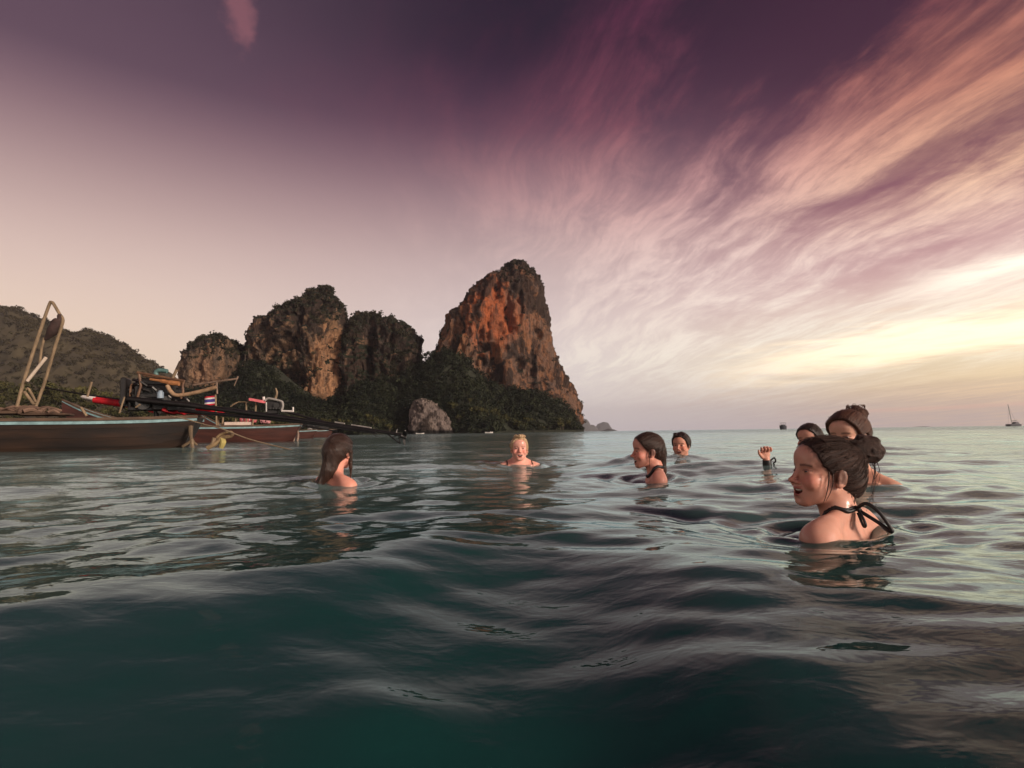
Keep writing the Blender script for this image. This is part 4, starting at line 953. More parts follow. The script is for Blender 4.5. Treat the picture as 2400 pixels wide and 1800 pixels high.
# curved yellow rope-bound fender standing out of the water between the boats
yfd = 12.4
fd = empty('keel_post', P(505, 1040, yfd)); tag(fd, 'curved yellow brown hoop sticking out of the water behind the nearest boat', 'wooden hoop')
def fp(px, py, Y=yfd): return P(px, py, Y) - fd.location
MB().tube(spline([fp(486, 1050), fp(505, 1040), fp(522, 1026), fp(541, 1022), fp(544, 1016), fp(535, 1013), fp(518, 1018), fp(508, 1026)], 5), [.05] * 12 + [.04] * 12 + [.03] * 12, 8).build('hoop', simple('hoop_wood', (.42, .30, .16), .65, .4, 7, col2=(.10, .06, .03)), fd)
MB().tube(spline([fp(520, 1026), fp(523, 1036), fp(518, 1050)], 4), [.05, .055, .06, .06, .065, .06, .06, .05, .05], 8).build('upright', simple('mossy_yellow_wood', (.36, .30, .10), .7, .4, 6), fd)
MB().tube(spline([fp(503, 1026), fp(500, 1036), fp(494, 1048)], 4), .045, 8).build('brace', M_POLE, fd)
# mooring line
rp = MB(); pts = [(400, 975, 12.5), (430, 981, 12.3), (480, 995, 12.0), (520, 1005, 11.6), (580, 1028, 11.2), (640, 1044, 10.8), (690, 1056, 10.4)]
rp.tube(spline([P(*a) for a in pts], 6), .013, 6)
tag(rp.build('mooring_rope', M_ROPE), 'slack mooring rope running from the nearest boat into the water', 'rope')

# ---- small craft far out
tx = P(1835, 1004, 260); fbt = empty('fishing_boat', (tx.x, 260, 0)); tag(fbt, 'small dark fishing boat with a cabin frame, alone on the horizon', 'boat')
M_DKB = simple('dark_boat_paint', (.05, .055, .07), .6, .3, 2)
h_ = MB(); prs = []
for (u, w_, z0, z1) in [(-1, .5, .6, 1.8), (-.6, 1.1, 0, 1.55), (0, 1.25, -.2, 1.4), (.6, 1.2, -.1, 1.45), (1, 1.0, .1, 1.6)]:
    prs.append([(u * 1.35, -w_, z1), (u * 1.35, -w_ * .7, z0), (u * 1.35, w_ * .7, z0), (u * 1.35, w_, z1)])
vs_ = [q_ for s_ in prs for q_ in s_]; fs = [(4 * i + k, 4 * i + k + 1, 4 * i + k + 5, 4 * i + k + 4) for i in range(4) for k in range(3)] + [(3, 2, 1, 0), (16, 17, 18, 19)] + [(4 * i + 3, 4 * i, 4 * i + 4, 4 * i + 7) for i in range(4)]
h_.add(vs_, fs).build('hull', M_DKB, fbt)
MB().box((.1, 0, 1.75), (1.4, 1.5, .8), bev=.08).build('cabin', M_DKB, fbt)
MB().box((.1, 0, 3.0), (1.9, 1.9, .1), bev=.03).build('roof', M_DKB, fbt)
for sx in (-.75, .9):
    for sy in (-.8, .8): MB().tube([(sx, sy, 1.5), (sx, sy, 3.0)], .06, 5).build('post', M_DKB, fbt)
tx = P(2376, 1000, 420); sb = empty('sailing_boat', (tx.x, 420, 0.0)); tag(sb, 'sailing catamaran with a bare leaning mast, far right on the horizon', 'sailing boat')
M_SB = simple('grey_boat_hull', (.14, .14, .16), .5, .3, .8)
for sy in (-2.2, 2.2):
    hh = MB(); vs_ = []
    for i in range(9):
        u = i / 8; w_ = .75 * math.sin(math.pi * (0.1 + .8 * u)) ** .6; vs_ += [(-3.9 + 7.6 * u, sy - w_, 1.5), (-3.9 + 7.6 * u, sy, -.4 + .5 * abs(u - .5) ** 2), (-3.9 + 7.6 * u, sy + w_, 1.5)]
    hh.add(vs_, [(3 * i + k, 3 * i + k + 1, 3 * i + k + 4, 3 * i + k + 3) for i in range(8) for k in range(2)] + [(3 * i + 2, 3 * i, 3 * i + 3, 3 * i + 5) for i in range(8)] + [(0, 2, 1), (24, 25, 26)]).build('hull', M_SB, sb)
MB().box((1.2, 0, 1.35), (4.6, 4.8, .35), bev=.1).build('bridge_deck', M_SB, sb)
MB().box((1.6, 0, 2.3), (3.4, 3.4, 1.4), taper=.8, bev=.25).build('cabin', M_SB, sb)
MB().box((2.3, 0, 3.4), (3.0, 3.4, .12), bev=.04).build('bimini_top', simple('white_canvas', (.5, .48, .46), .7, .1, 2), sb)
MB().tube([(-1.0, 0, 1.5), (-2.9, 0, 16.0)], .13, 7).build('mast', M_DKB, sb)
MB().tube([(-1.1, 0, 3.9), (2.8, 0, 4.3)], .16, 6).build('boom', M_DKB, sb)
for e_ in ((-3.8, 0, 1.5), (.3, -2.2, 1.5), (.3, 2.2, 1.5)): MB().tube([e_, (-2.8, 0, 15.2)], .045, 4).build('stay', M_DKB, sb)
mt_ = P(1943, 990, 700); ma = empty('sailing_boat', (mt_.x, 700, 0)); tag(ma, 'distant thin mast showing between the two swimmers with tied up hair', 'sailing boat')
MB().tube([(0, 0, 0), (-.6, 0, 15)], .15, 5).build('mast', M_DKB, ma); MB().box((0, 0, .8), (7, 2, 1.6), bev=.4).build('hull', M_DKB, ma)
# two paddlers in a small white boat below the tower
kp = P(1146, 1014, 330); ka = empty('rowing_boat', (kp.x, 330, 0)); tag(ka, 'tiny white rowing boat at the dark foot of the cliff', 'boat')
kv = []
for i in range(9):
    u = i / 8; w_ = .55 * math.sin(math.pi * (0.04 + .92 * u)) ** .7; x_ = -2.3 + 4.6 * u; zz = .45 + .35 * (2 * u - 1) ** 2
    kv += [(x_, -w_, zz), (x_, -w_ * .6, -.1), (x_, w_ * .6, -.1), (x_, w_, zz)]
MB().add(kv, [(4 * i + k, 4 * i + k + 1, 4 * i + k + 5, 4 * i + k + 4) for i in range(8) for k in range(3)]).build('hull', M_WHITE, ka)
kp2 = P(958, 1013, 405); kb = empty('rowing_boat', (kp2.x + 8, 405, 0)); tag(kb, 'white boat lying low in the water beside the grey boulder', 'boat')
MB().add([(a * 1.3, b_, c) for a, b_, c in kv], [(4 * i + k, 4 * i + k + 1, 4 * i + k + 5, 4 * i + k + 4) for i in range(8) for k in range(3)]).build('hull', M_WHITE, kb)

# ================================================================== people
def sdEll(p, c, r):
    q = (p - np.array(c)); r = np.array(r, dtype=float)
    k0 = np.sqrt(((q / r) ** 2).sum(-1)); k1 = np.sqrt(((q / (r * r)) ** 2).sum(-1)) + 1e-9
    return k0 * (k0 - 1) / k1
def sdCone(p, a, b, r1, r2):
    a = np.array(a, float); b = np.array(b, float); ba = b - a
    t = np.clip(((p - a) @ ba) / (ba @ ba), 0, 1)
    return np.linalg.norm(p - a - t[..., None] * ba, axis=-1) - (r1 + (r2 - r1) * t)
def su(a, b, k):
    h = np.clip(.5 + .5 * (b - a) / k, 0, 1); return b * (1 - h) + a * h - k * h * (1 - h)
def ss(a, b, k): return -su(-a, b, k)      # a minus b
def smax(a, b, k): return -su(-a, -b, k)
def surface_net(fn, lo, hi, res):
    lo = np.array(lo, float); hi = np.array(hi, float)
    n_ = np.ceil((hi - lo) / res).astype(int) + 1
    ax = [lo[i] + np.arange(n_[i]) * res for i in range(3)]
    G = np.stack(np.meshgrid(*ax, indexing='ij'), -1)
    # evaluate coarsely first, then in full only near the surface
    st = 5; cz = [np.arange(0, n_[i] + st, st) for i in range(3)]
    CG = np.stack(np.meshgrid(*[lo[i] + cz[i] * res for i in range(3)], indexing='ij'), -1)
    CV = fn(CG.reshape(-1, 3)).reshape([len(c) for c in cz])
    near_ = np.abs(CV) < st * res * 2.6
    rx, ry, rz = [np.clip(np.rint(np.arange(n_[i]) / st).astype(int), 0, len(cz[i]) - 1) for i in range(3)]
    V = CV[np.ix_(rx, ry, rz)].copy(); mk = near_[np.ix_(rx, ry, rz)]
    V[mk] = fn(G[mk])
    ins = V < 0
    nx, ny, nz = n_ - 1
    acc = np.zeros((nx, ny, nz, 3)); cnt = np.zeros((nx, ny, nz))
    corner = lambda A, i, j, k: A[i:i + nx, j:j + ny, k:k + nz]
    for axis in range(3):
        for a in (0, 1):
            for b in (0, 1):
                o0 = [0, 0, 0]; oth = [x_ for x_ in range(3) if x_ != axis]; o0[oth[0]] = a; o0[oth[1]] = b
                o1 = list(o0); o1[axis] = 1
                v0 = corner(V, *o0); v1 = corner(V, *o1); cr = (v0 < 0) != (v1 < 0)
                t = np.where(cr, v0 / (v0 - v1 + 1e-12), 0)
                pos = np.zeros((nx, ny, nz, 3)); 
                for c in range(3): pos[..., c] = o0[c]
                pos[..., axis] = t
                acc += pos * cr[..., None]; cnt += cr
    act = cnt > 0
    idx = -np.ones((nx, ny, nz), dtype=np.int64); idx[act] = np.arange(act.sum())
    base_ = np.stack(np.nonzero(act), -1)
    verts = lo + (base_ + acc[act] / cnt[act][:, None]) * res
    faces = []
    for axis in range(3):
        oth = [x_ for x_ in range(3) if x_ != axis]
        sl0 = [slice(None)] * 3; sl1 = [slice(None)] * 3
        sl0[axis] = slice(0, -1); sl1[axis] = slice(1, None)
        for o_ in oth: sl0[o_] = slice(1, -1); sl1[o_] = slice(1, -1)
        a = ins[tuple(sl0)]; b = ins[tuple(sl1)]; e = np.stack(np.nonzero(a != b), -1)
        if len(e) == 0: continue
        inside0 = a[tuple(e.T)]
        e_ = e.copy(); e_[:, oth[0]] += 1; e_[:, oth[1]] += 1
        def cell(da, db):
            c = e_.copy(); c[:, oth[0]] += da; c[:, oth[1]] += db; return idx[c[:, 0], c[:, 1], c[:, 2]]
        q = np.stack([cell(-1, -1), cell(0, -1), cell(0, 0), cell(-1, 0)], -1)
        flip = inside0 if axis != 1 else ~inside0
        q[~flip] = q[~flip][:, ::-1]
        faces.append(q)
    F_ = np.vstack(faces); F_ = F_[(F_ >= 0).all(1)]
    return verts, F_

def smooth_mesh(V, Fq, it=1, lam=0.5):
    for _ in range(it):
        acc = np.zeros_like(V); c = np.zeros(len(V))
        for a, b in ((0, 1), (1, 2), (2, 3), (3, 0)):
            for s, t in ((a, b), (b, a)):
                np.add.at(acc, Fq[:, s], V[Fq[:, t]]); np.add.at(c, Fq[:, s], 1)
        V = V + lam * (acc / c[:, None] - V)
    return V

CR_C, CR_R = (0, .014, .030), (.0735, .094, .086)
def head_sdf(q, mouth=1.0, male=False):
    """face looks to -y; x is left-right, z up; origin between the eyes, at the middle of the skull"""
    X = np.abs(q[:, 0]); qs = np.stack([X, q[:, 1], q[:, 2]], 1)
    jw = 1.07 if male else 1.0
    d = sdEll(qs, CR_C, CR_R)
    d = su(d, sdEll(qs, (0, .050, .012), (.064, .062, .066)), .03)
    d = su(d, sdEll(qs, (0, -.030, -.040), (.057 * jw, .050, .062)), .025)          # face
    d = su(d, sdCone(qs, (.054 * jw, .004, -.052), (.014, -.058, -.092), .012, .013), .028)    # jaw line
    d = su(d, sdEll(qs, (0, -.062, -.093), (.021 * jw, .018, .017)), .02)             # chin
    d = su(d, sdEll(qs, (0, -.050, -.066), (.034, .032, .030)), .02)              # muzzle
    d = su(d, sdEll(qs, (0, -.040, .045), (.057, .045, .042)), .03)             # forehead
    d = su(d, sdCone(qs, (.012, -.0735 - .003 * male, .016), (.042, -.064 - .002 * male, .018), .0075 + .0015 * male, .006), .012)        # brow
    d = su(d, sdEll(qs, (.040, -.055, -.028), (.021, .023, .019)), .014)         # cheek
    d = ss(d, sdEll(qs, (.031, -.093, -.003), (.019, .018, .011)), .012)         # eye socket
    d = su(d, sdEll(qs, (.0305, -.066, -.003), (.0145, .0125, .0105)), .004)      # lids
    # nose
    d = su(d, sdCone(qs, (0, -.080, .004), (0, -.098, -.032), .0065, .0085), .010)
    d = su(d, sdEll(qs, (0, -.103, -.034), (.0088, .0095, .0080)), .006)
    d = su(d, sdEll(qs, (.0125, -.090, -.039), (.0065, .010, .0065)), .006)
    d = ss(d, sdEll(qs, (.007, -.096, -.0455), (.0035, .006, .003)), .002)
    # lips and open, smiling mouth: corners pulled out and up
    mo = mouth
    ql = qs.copy(); ql[:, 2] = qs[:, 2] - (9.0 if mo > 0 else 3.0) * X * X; ql[:, 1] = qs[:, 1] - 12.0 * X * X
    d = su(d, sdCone(ql, (0, -.0865, -.0590), (.024, -.0865, -.0600), .0048, .0022), .006)
    d = su(d, sdCone(ql, (0, -.0840, -.0695 - .007 * mo), (.022, -.0845, -.0640 - .002 * mo), .0054, .0028), .006)
    if mo > 0:
        d = ss(d, sdEll(ql, (0, -.086, -.0655 - .0030 * mo), (.0235, .020, .0030 + .0052 * mo)), .003)
        d = su(d, sdEll(qs, (.043, -.060, -.040), (.016, .018, .016)), .014)         # raised cheek
    d = ss(d, sdEll(qs, (0, -.083, -.0865 - .005 * mo), (.018, .008, .006)), .012)
    # ear
    e = sdEll(qs, (.0750, .016, -.012), (.0070, .0160, .0275))
    e = su(e, sdEll(qs, (.075, .008, -.034), (.006, .009, .010)), .006)
    e = ss(e, sdEll(qs, (.0840, .011, -.006), (.0065, .0095, .0175)), .004)
    e = ss(e, sdEll(qs, (.0845, .008, -.022), (.006, .006, .007)), .003)
    d = su(d, e, .006)
    return d
def rotm(yaw, pitch=0, roll=0): return np.array((Matrix.Rotation(yaw, 3, 'Z') @ Matrix.Rotation(pitch, 3, 'X') @ Matrix.Rotation(roll, 3, 'Y')))

M_SKIN, n_, b_sk, _ = newmat('skin')
tc_ = n_.new('ShaderNodeTexCoord').outputs['Object']
nf = n_.noise(tc_, 45, 4, .6); nb_ = n_.noise(tc_, 260, 2, .5)
col_ = n_.attr('tint', 'Color')
n_.put(b_sk.inputs['Base Color'], n_.mix(n_.m('MULTIPLY', n_.sstep(nf, .35, .75), .28), col_, n_.mix(1.0, col_, (1.0, .72, .66), 'MULTIPLY')))
n_.put(b_sk.inputs['Roughness'], n_.m('ADD', n_.m('MULTIPLY', nf, .25), .36)); b_sk.inputs['Specular IOR Level'].default_value = .32
b_sk.inputs['Subsurface Weight'].default_value = .10; b_sk.inputs['Subsurface Radius'].default_value = (.012, .004, .002); b_sk.inputs['Subsurface Scale'].default_value = 1.0
wet_ = n_.noise(tc_, 14, 4, .65, .5); n_.put(b_sk.inputs['Coat Weight'], n_.m('MULTIPLY', n_.sstep(wet_, .46, .60), .55)); b_sk.inputs['Coat Roughness'].default_value = .16
n_.put(b_sk.inputs['Normal'], n_.bump(n_.m('ADD', n_.m('MULTIPLY', nf, .7), n_.m('MULTIPLY', nb_, .3)), .35, .0015))

def hair_mat(name, dark, light, rough=.42):
    m_, n_, b, _ = newmat(name)
    fl_ = n_.attr('flow', 'Vector')
    a = n_.noise(n_.vm('MULTIPLY', fl_, (1, .09, 1)), 9.0, 5, .65, .25); a2 = n_.noise(n_.vm('MULTIPLY', fl_, (1, .06, 1)), 34.0, 3, .6, .1)
    f = n_.m('ADD', n_.m('MULTIPLY', a, .6), n_.m('MULTIPLY', a2, .4))
    n_.put(b.inputs['Base Color'], n_.mix(n_.sstep(f, .36, .66), dark, light))
    b.inputs['Roughness'].default_value = rough; b.inputs['Specular IOR Level'].default_value = .3
    n_.put(b.inputs['Normal'], n_.bump(f, .9, .006))
    return m_
HM = {'brown': hair_mat('dark_brown_hair', (.012, .007, .006), (.070, .034, .024), .5),
      'wet': hair_mat('wet_brown_hair', (.009, .006, .005), (.070, .036, .026), .30),
      'blond': hair_mat('short_blond_hair', (.34, .20, .10), (.78, .58, .36), .5),
      'black': hair_mat('black_brown_hair', (.008, .006, .006), (.040, .024, .020), .35),
      'auburn': hair_mat('reddish_brown_hair', (.028, .011, .008), (.13, .058, .036), .45)}
M_EYE = simple('eye_white', (.62, .55, .52), .2, .03, 10); M_IRIS = simple('iris', (.02, .013, .010), .15, .1, 10)
# 
M_TOOTH = simple('teeth', (.80, .74, .66), .25, .03, 20)
M_MOUTH = simple('mouth_inside', (.10, .014, .012), .4, .2, 20)
M_STRAP = simple('black_swimwear', (.008, .008, .010), .5, .2, 60)

def person(label, eye, Y, yaw, hair, group='swimmers standing in the sea', pitch=0, roll=0, body_yaw=None, res=.006, mouth=1.0, male=False, skin=(.70, .37, .27), sc=1.0, straps=None, neck_len=0.0, shoulder_drop=0.0, lean=0.0, locks=(), hand=None, seed=1, torso_dx=0.0, wl=None):
    if body_yaw is None: body_yaw = yaw
    w = P(eye[0], eye[1], Y); root = empty('person', w); tag(root, label, 'person', group)
    PEOPLE.append((w.x, w.y, 1.0))
    if wl: p_ = P(*wl[:3]); LEVELS.append((p_.x, p_.y, p_.z, wl[3] if len(wl) > 3 else 0.45))
    Hm = rotm(yaw, pitch, roll); Bm = rotm(body_yaw)
    piv = np.array([0, .045, -.075])                      # neck pivot, in the head frame
    def toH(p): return ((p - (Bm @ piv)) @ Hm) + piv      # root frame -> head frame
    def fromH(q): return (np.asarray(q) - piv) @ Hm.T + (Bm @ piv)
    def toB(p): return p @ Bm
    nl = neck_len
    sw = 1.12 if male else 1.0
    def body_only(p):
        b = toB(p); bx = np.abs(b[:, 0]); bs = np.stack([bx, b[:, 1] , b[:, 2] + nl], 1)
        bl = bs.copy(); bl[:, 1] -= lean * np.clip(-(bs[:, 2] + .1), 0, 1)
        d = sdCone(bl, (0, .052, -.235), (0, .040, -.05), .049 * sw, .043 * sw)
        d = su(d, sdCone(bl, (.020, .068, -.170), (.13 * sw, .070, -.232 - shoulder_drop), .024, .026), .04)          # trapezius
        d = su(d, sdCone(bl, (.03, .045, -.275 - shoulder_drop * .2), (.160 * sw, .058, -.272 - shoulder_drop), .052, .048), .045)
        d = su(d, sdEll(bl, (0, .055, -.40), (.165 * sw, .098, .19)), .05)
        d = su(d, sdEll(bl, (0, .05, -.62), (.135 * sw, .090, .17)), .06)
        d = su(d, sdEll(bl, (.07, -.028, -.42), (.055, .050, .055)), .04) if not male else d
        d = su(d, sdCone(bl, (.178 * sw, .058, -.280 - shoulder_drop), (.225 * sw, .045, -.56), .046, .036), .035)
        d = su(d, sdCone(bl, (.225 * sw, .045, -.56), (.20 * sw, -.12, -.70), .034, .027), .02)
        d = ss(d, sdCone(bl, (0, .165, -.30), (0, .165, -.60), .03, .03), .05)                   # spine
        d = su(d, sdCone(bl, (.012, -.022, -.250), (.125, .010, -.235), .009, .008), .012)        # collar bone
        return d
    def fn(p):
        p = p / 1.0
        q = toH(p)
        d = su(head_sdf(q, mouth, male), body_only(p), .028)
        nk = sdCone(q, (0, .034, -.065), (0, .048, -.14 - nl), .043 * sw, .044 * sw); d = su(d, nk, .03)
        if hand is not None: d = su(d, hand(p), .02)
        return d
    lo = [-.34, -.34, -.78]; hi = [.34, .34, .16]
    if hand is not None: lo = [-.60, -.44, -.62]
    V, Fq = surface_net(fn, lo, hi, res)
    if res < .0045: V = smooth_mesh(V, Fq, 1, .35)
    q = toH(V); X = np.abs(q[:, 0])
    base_ = np.array(skin); tint = np.repeat(base_[None], len(V), 0)
    def blend(mask, colr):
        nonlocal tint; tint = tint * (1 - mask[:, None]) + np.array(colr)[None] * mask[:, None]
    g = lambda c, r: np.exp(-(((np.stack([X, q[:, 1], q[:, 2]], 1) - np.array(c)) / np.array(r)) ** 2).sum(1) ** 1.5)
    q2z = q[:, 2] - (9.0 if mouth > 0 else 3.0) * X * X
    g2 = lambda c, r: np.exp(-(((np.stack([X, q[:, 1] - 9 * X * X, q2z], 1) - np.array(c)) / np.array(r)) ** 2).sum(1) ** 2)
    facem = (q[:, 1] < -.02) & (q[:, 2] > -.12)
    blend(.55 * g((.045, -.068, -.030), (.026, .03, .022)) * facem, (skin[0] * 1.04, skin[1] * .62, skin[2] * .58))
    blend(.45 * g((0, -.10, -.034), (.014, .02, .014)) * facem, (skin[0], skin[1] * .62, skin[2] * .58))
    blend(.85 * g2((0, -.085, -.0585), (.025, .02, .0055)) * facem, (.42, .10, .09)); blend(.85 * g2((0, -.083, -.0715 - .006 * mouth), (.023, .02, .0062)) * facem, (.42, .10, .09))
    if mouth > 0:
        inn = (X < .022) & (np.abs(q2z + .0665 + .002 * mouth) < .0028 + .0042 * mouth) & (q[:, 1] - 12 * X * X > -.0815) & (q[:, 1] < -.04); blend(inn * .95, (.09, .012, .010))
    brow = np.exp(-((q[:, 2] - (.0175 + .10 * (X - .03) * (X < .03) - .18 * (X - .034) * (X > .034))) / .0033) ** 2) * (X > .012) * (X < .050) * (q[:, 1] < -.055)
    blend(brow * (.85 if hair[1] != 'blond' else .55), (.035, .02, .015) if hair[1] != 'blond' else (.16, .07, .04))
    lash = np.exp(-((q[:, 2] + .0005 - .0035 * np.cos((X - .031) * 95)) / .0017) ** 2) * (np.abs(X - .031) < .0155) * (q[:, 1] < -.058)
    blend(lash * .9, (.03, .015, .012)); blend(.35 * g((.031, -.074, .005), (.017, .012, .009)) * facem, (skin[0] * .62, skin[1] * .5, skin[2] * .5))
    if male: blend(.30 * sm(-q[:, 2], .045, .07) * sm(-q[:, 1], .0, .04) * (q[:, 2] > -.13), (.20, .11, .085))
    # wispy hairline: short hairs over the skin of forehead and temple
    hl = (q[:, 1] + .070) * .80 + (q[:, 2] - .074) * .60 + .22 * np.maximum(X - .03, 0) - .20 * np.maximum(.02 - q[:, 2], 0)
    wsp = sm(hl + .006 * vnoise(q * np.array([420, 60, 160]), 3) + .004 * vnoise(q * 120, 5), -.011, .002) * (q[:, 2] > -.03) * (q[:, 1] < .03)
    blend(.75 * wsp, (.045, .026, .020) if hair[1] != 'blond' else (.40, .24, .14))
    b = toB(V); nrm_s = sm(b[:, 2] * -1, .2, .3)
    tint = tint * (1 + .10 * (fbm(V * 18, 3, seed))[:, None])
    tc4 = np.concatenate([np.clip(tint, 0, 1), np.ones((len(V), 1))], 1)
    bodyo = mkobj('body', V * sc, Fq, M_SKIN, root, attrs={'tint': tc4})
    # eyes
    for s_ in (-1, 1):
        c = np.array([s_ * .0305, -.0672, -.0028]); rr_ = .0116; vs_, fs, mi = [], [], []
        nu, nv = 12, 8
        for i in range(nv + 1):
            for j in range(nu):
                th_, ph_ = math.pi * i / nv, 2 * math.pi * j / nu
                vs_.append(c + rr_ * np.array([math.sin(th_) * math.cos(ph_) * 1.1, -math.cos(th_) * 1.0, math.sin(th_) * math.sin(ph_) * .62]))
        for i in range(nv):
            for j in range(nu): fs.append((i * nu + j, i * nu + (j + 1) % nu, (i + 1) * nu + (j + 1) % nu, (i + 1) * nu + j)); mi.append(1 if i < 2 else 0)
        eo = mkobj('eye', fromH(np.array(vs_)) * sc, fs, M_EYE, root); eo.data.materials.append(M_IRIS); eo.data.polygons.foreach_set('material_index', mi)
    if mouth > .3:
        mb = MB(); pts = [fromH(np.array([xx, -.0790 + 13 * xx * xx, -.0622 + 8.5 * xx * xx])) * sc for xx in np.linspace(-.0190, .0190, 9)]
        mb.tube(pts, [.0018, .0028, .0034, .0036, .0036, .0036, .0034, .0028, .0018], 6); mb.build('teeth', M_TOOTH, root)
    # hair
    style, hm = hair
    def flowcap(q_, axis=(0, .12, .06)):
        # angle round the axis from the brow to the gathering point, and distance along it
        a = np.array(axis, float); a /= np.linalg.norm(a); o = np.array([0, 0, .02])
        r_ = q_ - o; t_ = r_ @ a; pr_ = r_ - t_[:, None] * a
        e1 = np.array([1., 0, 0]); e2 = np.cross(a, e1)
        ang = np.arctan2(pr_ @ e2, pr_ @ e1)
        return np.stack([np.cos(ang) * 2.6, t_ * 12, np.sin(ang) * 2.6], 1)
    def hfn(q_):
        X_ = np.abs(q_[:, 0]); qs = np.stack([X_, q_[:, 1], q_[:, 2]], 1)
        sk = su(sdEll(qs, CR_C, CR_R), sdEll(qs, (0, .050, .012), (.064, .062, .066)), .03)
        sk = su(sk, sdEll(qs, (0, -.040, .045), (.056, .043, .040)), .03)
        n1_ = fbm(flowcap(q_) * np.array([3.2, .5, 1.0]), 3, seed + 3)
        line = (q_[:, 1] + .070) * .80 + (q_[:, 2] - .074) * .60 + .22 * np.maximum(X_ - .03, 0) - .20 * np.maximum(.02 - q_[:, 2], 0)
        line += .003 * n1_
        t = {'bun_high': .004, 'messy_bun': .015, 'low_bun': .009, 'slick_back': .007, 'long_wet': .009, 'short_blond': .007, 'short_dark': .012}[style]
        zlow = {'short_blond': -.045, 'short_dark': -.060}.get(style, -.072)
        low = (zlow - q_[:, 2]) - .45 * np.maximum(q_[:, 1] - .02, 0) if style not in ('long_wet',) else (-.16 - q_[:, 2])
        d = smax(smax(sk - t - .0018 * n1_, -line, .006), low, .01)
        ear = sdEll(qs, (.079, .008, -.026), (.022, .026, .036))
        if style != 'long_wet': d = ss(d, ear, .006)
        if style == 'bun_high':
            d = su(d, sdEll(qs, (0, .068, -.010), (.062, .068, .070)) - .002 * n1_, .02)
            d = su(d, sdEll(qs, (0, .085, .045), (.045, .050, .045)), .02)
            bun = sdEll(q_, (0, .136, .088), (.046, .053, .045)) - .006 * vnoise(q_ * 38, seed) - .0035 * vnoise(q_ * 90, seed + 1)
            d = su(d, bun, .006)
            d = ss(d, ear, .005)
        if style == 'messy_bun':
            d = su(d, sdEll(qs, (0, .065, .02), (.066, .062, .070)) - .004 * n1_, .02)
            bun = sdEll(q_, (0, .105, .098), (.05, .050, .040)) - .010 * vnoise(q_ * 34, seed) - .005 * vnoise(q_ * 80, seed + 1)
            d = su(d, bun, .012); d = ss(d, ear, .005)
        if style == 'low_bun':
            bun = sdEll(q_, (0, .122, .045), (.036, .036, .034)) - .004 * vnoise(q_ * 45, seed)
            d = su(d, bun, .006)
        if style == 'slick_back':
            d = su(d, sdEll(qs, (0, .055, -.010), (.064, .060, .075)) , .015)
            tl = sdCone(qs, (0, .098, -.02), (0, .097, -.12), .034, .026); tl = su(tl, sdCone(qs, (0, .097, -.12), (0, .125, -.235), .026, .018), .02)
            d = su(d, tl, .02); d = ss(d, ear, .005)
        if style == 'long_wet':
            d = ss(d, sdEll(qs, (0, -.06, -.10), (.075, .085, .11)), .01)
            tl = sdCone(q_, (0, .075, -.01), (.010, .100, -.11), .062, .045)
            tl = su(tl, sdCone(q_, (.010, .105, -.11), (.050, .145, -.20), .042, .022), .03)
            tl = su(tl, sdCone(q_, (.050, .145, -.20), (.085, .165, -.29), .018, .008), .02)
            d = su(d, tl - .003 * n1_, .03)
            sd1 = sdCone(q_, (-.073, -.015, .0), (-.072, -.022, -.10), .017, .011); sd2 = sdCone(q_, (-.072, -.022, -.10), (-.064, -.028, -.205), .010, .004)
            d = su(d, su(sd1, sd2, .01), .012)
        if style == 'short_blond':
            q3 = q_ * np.array([60, 60, 26]); tuft = sdEll(q_, (.004, -.050, .108), (.054, .042, .018)) - .005 * vnoise(q3, seed) - .005 * vnoise(q3 * 2, seed)
            d = su(d - .003 * vnoise(q_ * 60, 4), tuft, .012)
            d = su(d, sdCone(q_, (.073, .022, .0), (.071, .032, -.055), .010, .006), .01)
        if style == 'short_dark':
            d = d - .004 * vnoise(q_ * 46, seed)
            d = su(d, sdEll(q_, (-.034, -.060, .100), (.020, .018, .022)), .012)
            d = su(d, sdEll(qs, (0, .088, -.045), (.045, .024, .035)), .02)
            d = su(d, sdCone(qs, (.072, -.012, .02), (.073, -.006, -.012), .008, .006), .008)
        return d
    hlo, hhi = [-.125, -.14, -.32], [.125, .21, .165]
    if style in ('short_blond', 'short_dark', 'low_bun', 'bun_high', 'messy_bun'): hlo[2] = -.13
    hr = max(.0032, res * .8)
    HV, HF = surface_net(hfn, hlo, hhi, hr)
    HV = smooth_mesh(HV, HF, 1, .3)
    flow = flowcap(HV)
    if style in ('slick_back', 'long_wet'):
        wz = sm(-HV[:, 2], -.02, .06)[:, None]
        flow = flow * (1 - wz) + np.stack([HV[:, 0] * 30 + HV[:, 1] * 20, HV[:, 2] * 12, HV[:, 1] * 6], 1) * wz
    if 'bun' in style:
        bc = np.array({'bun_high': (0, .136, .088), 'messy_bun': (0, .105, .098), 'low_bun': (0, .122, .045)}[style])
        wz = (1 - sm(np.linalg.norm(HV - bc, axis=1), .045, .060))[:, None]; rr_ = HV - bc
        flow = flow * (1 - wz) + np.stack([np.linalg.norm(rr_, axis=1) * 60 + rr_[:, 2] * 40, np.arctan2(rr_[:, 1], rr_[:, 0]) * 3, rr_[:, 0] * 30], 1) * wz
    ho_ = mkobj('hair', fromH(HV) * sc, HF, HM[hm], root, attrs={'flow': flow})
    # loose locks, given in the head frame
    locks = list(locks)
    rs_ = np.random.RandomState(seed + 70); ncount = 620 if res < .004 else 130
    ax_ = np.array((0, .12, .06)); ax_ = ax_ / np.linalg.norm(ax_)
    tg = HV[rs_.choice(len(HV), ncount)]
    if style in ('short_blond', 'short_dark'): dirs = np.array([0, .35, .25])
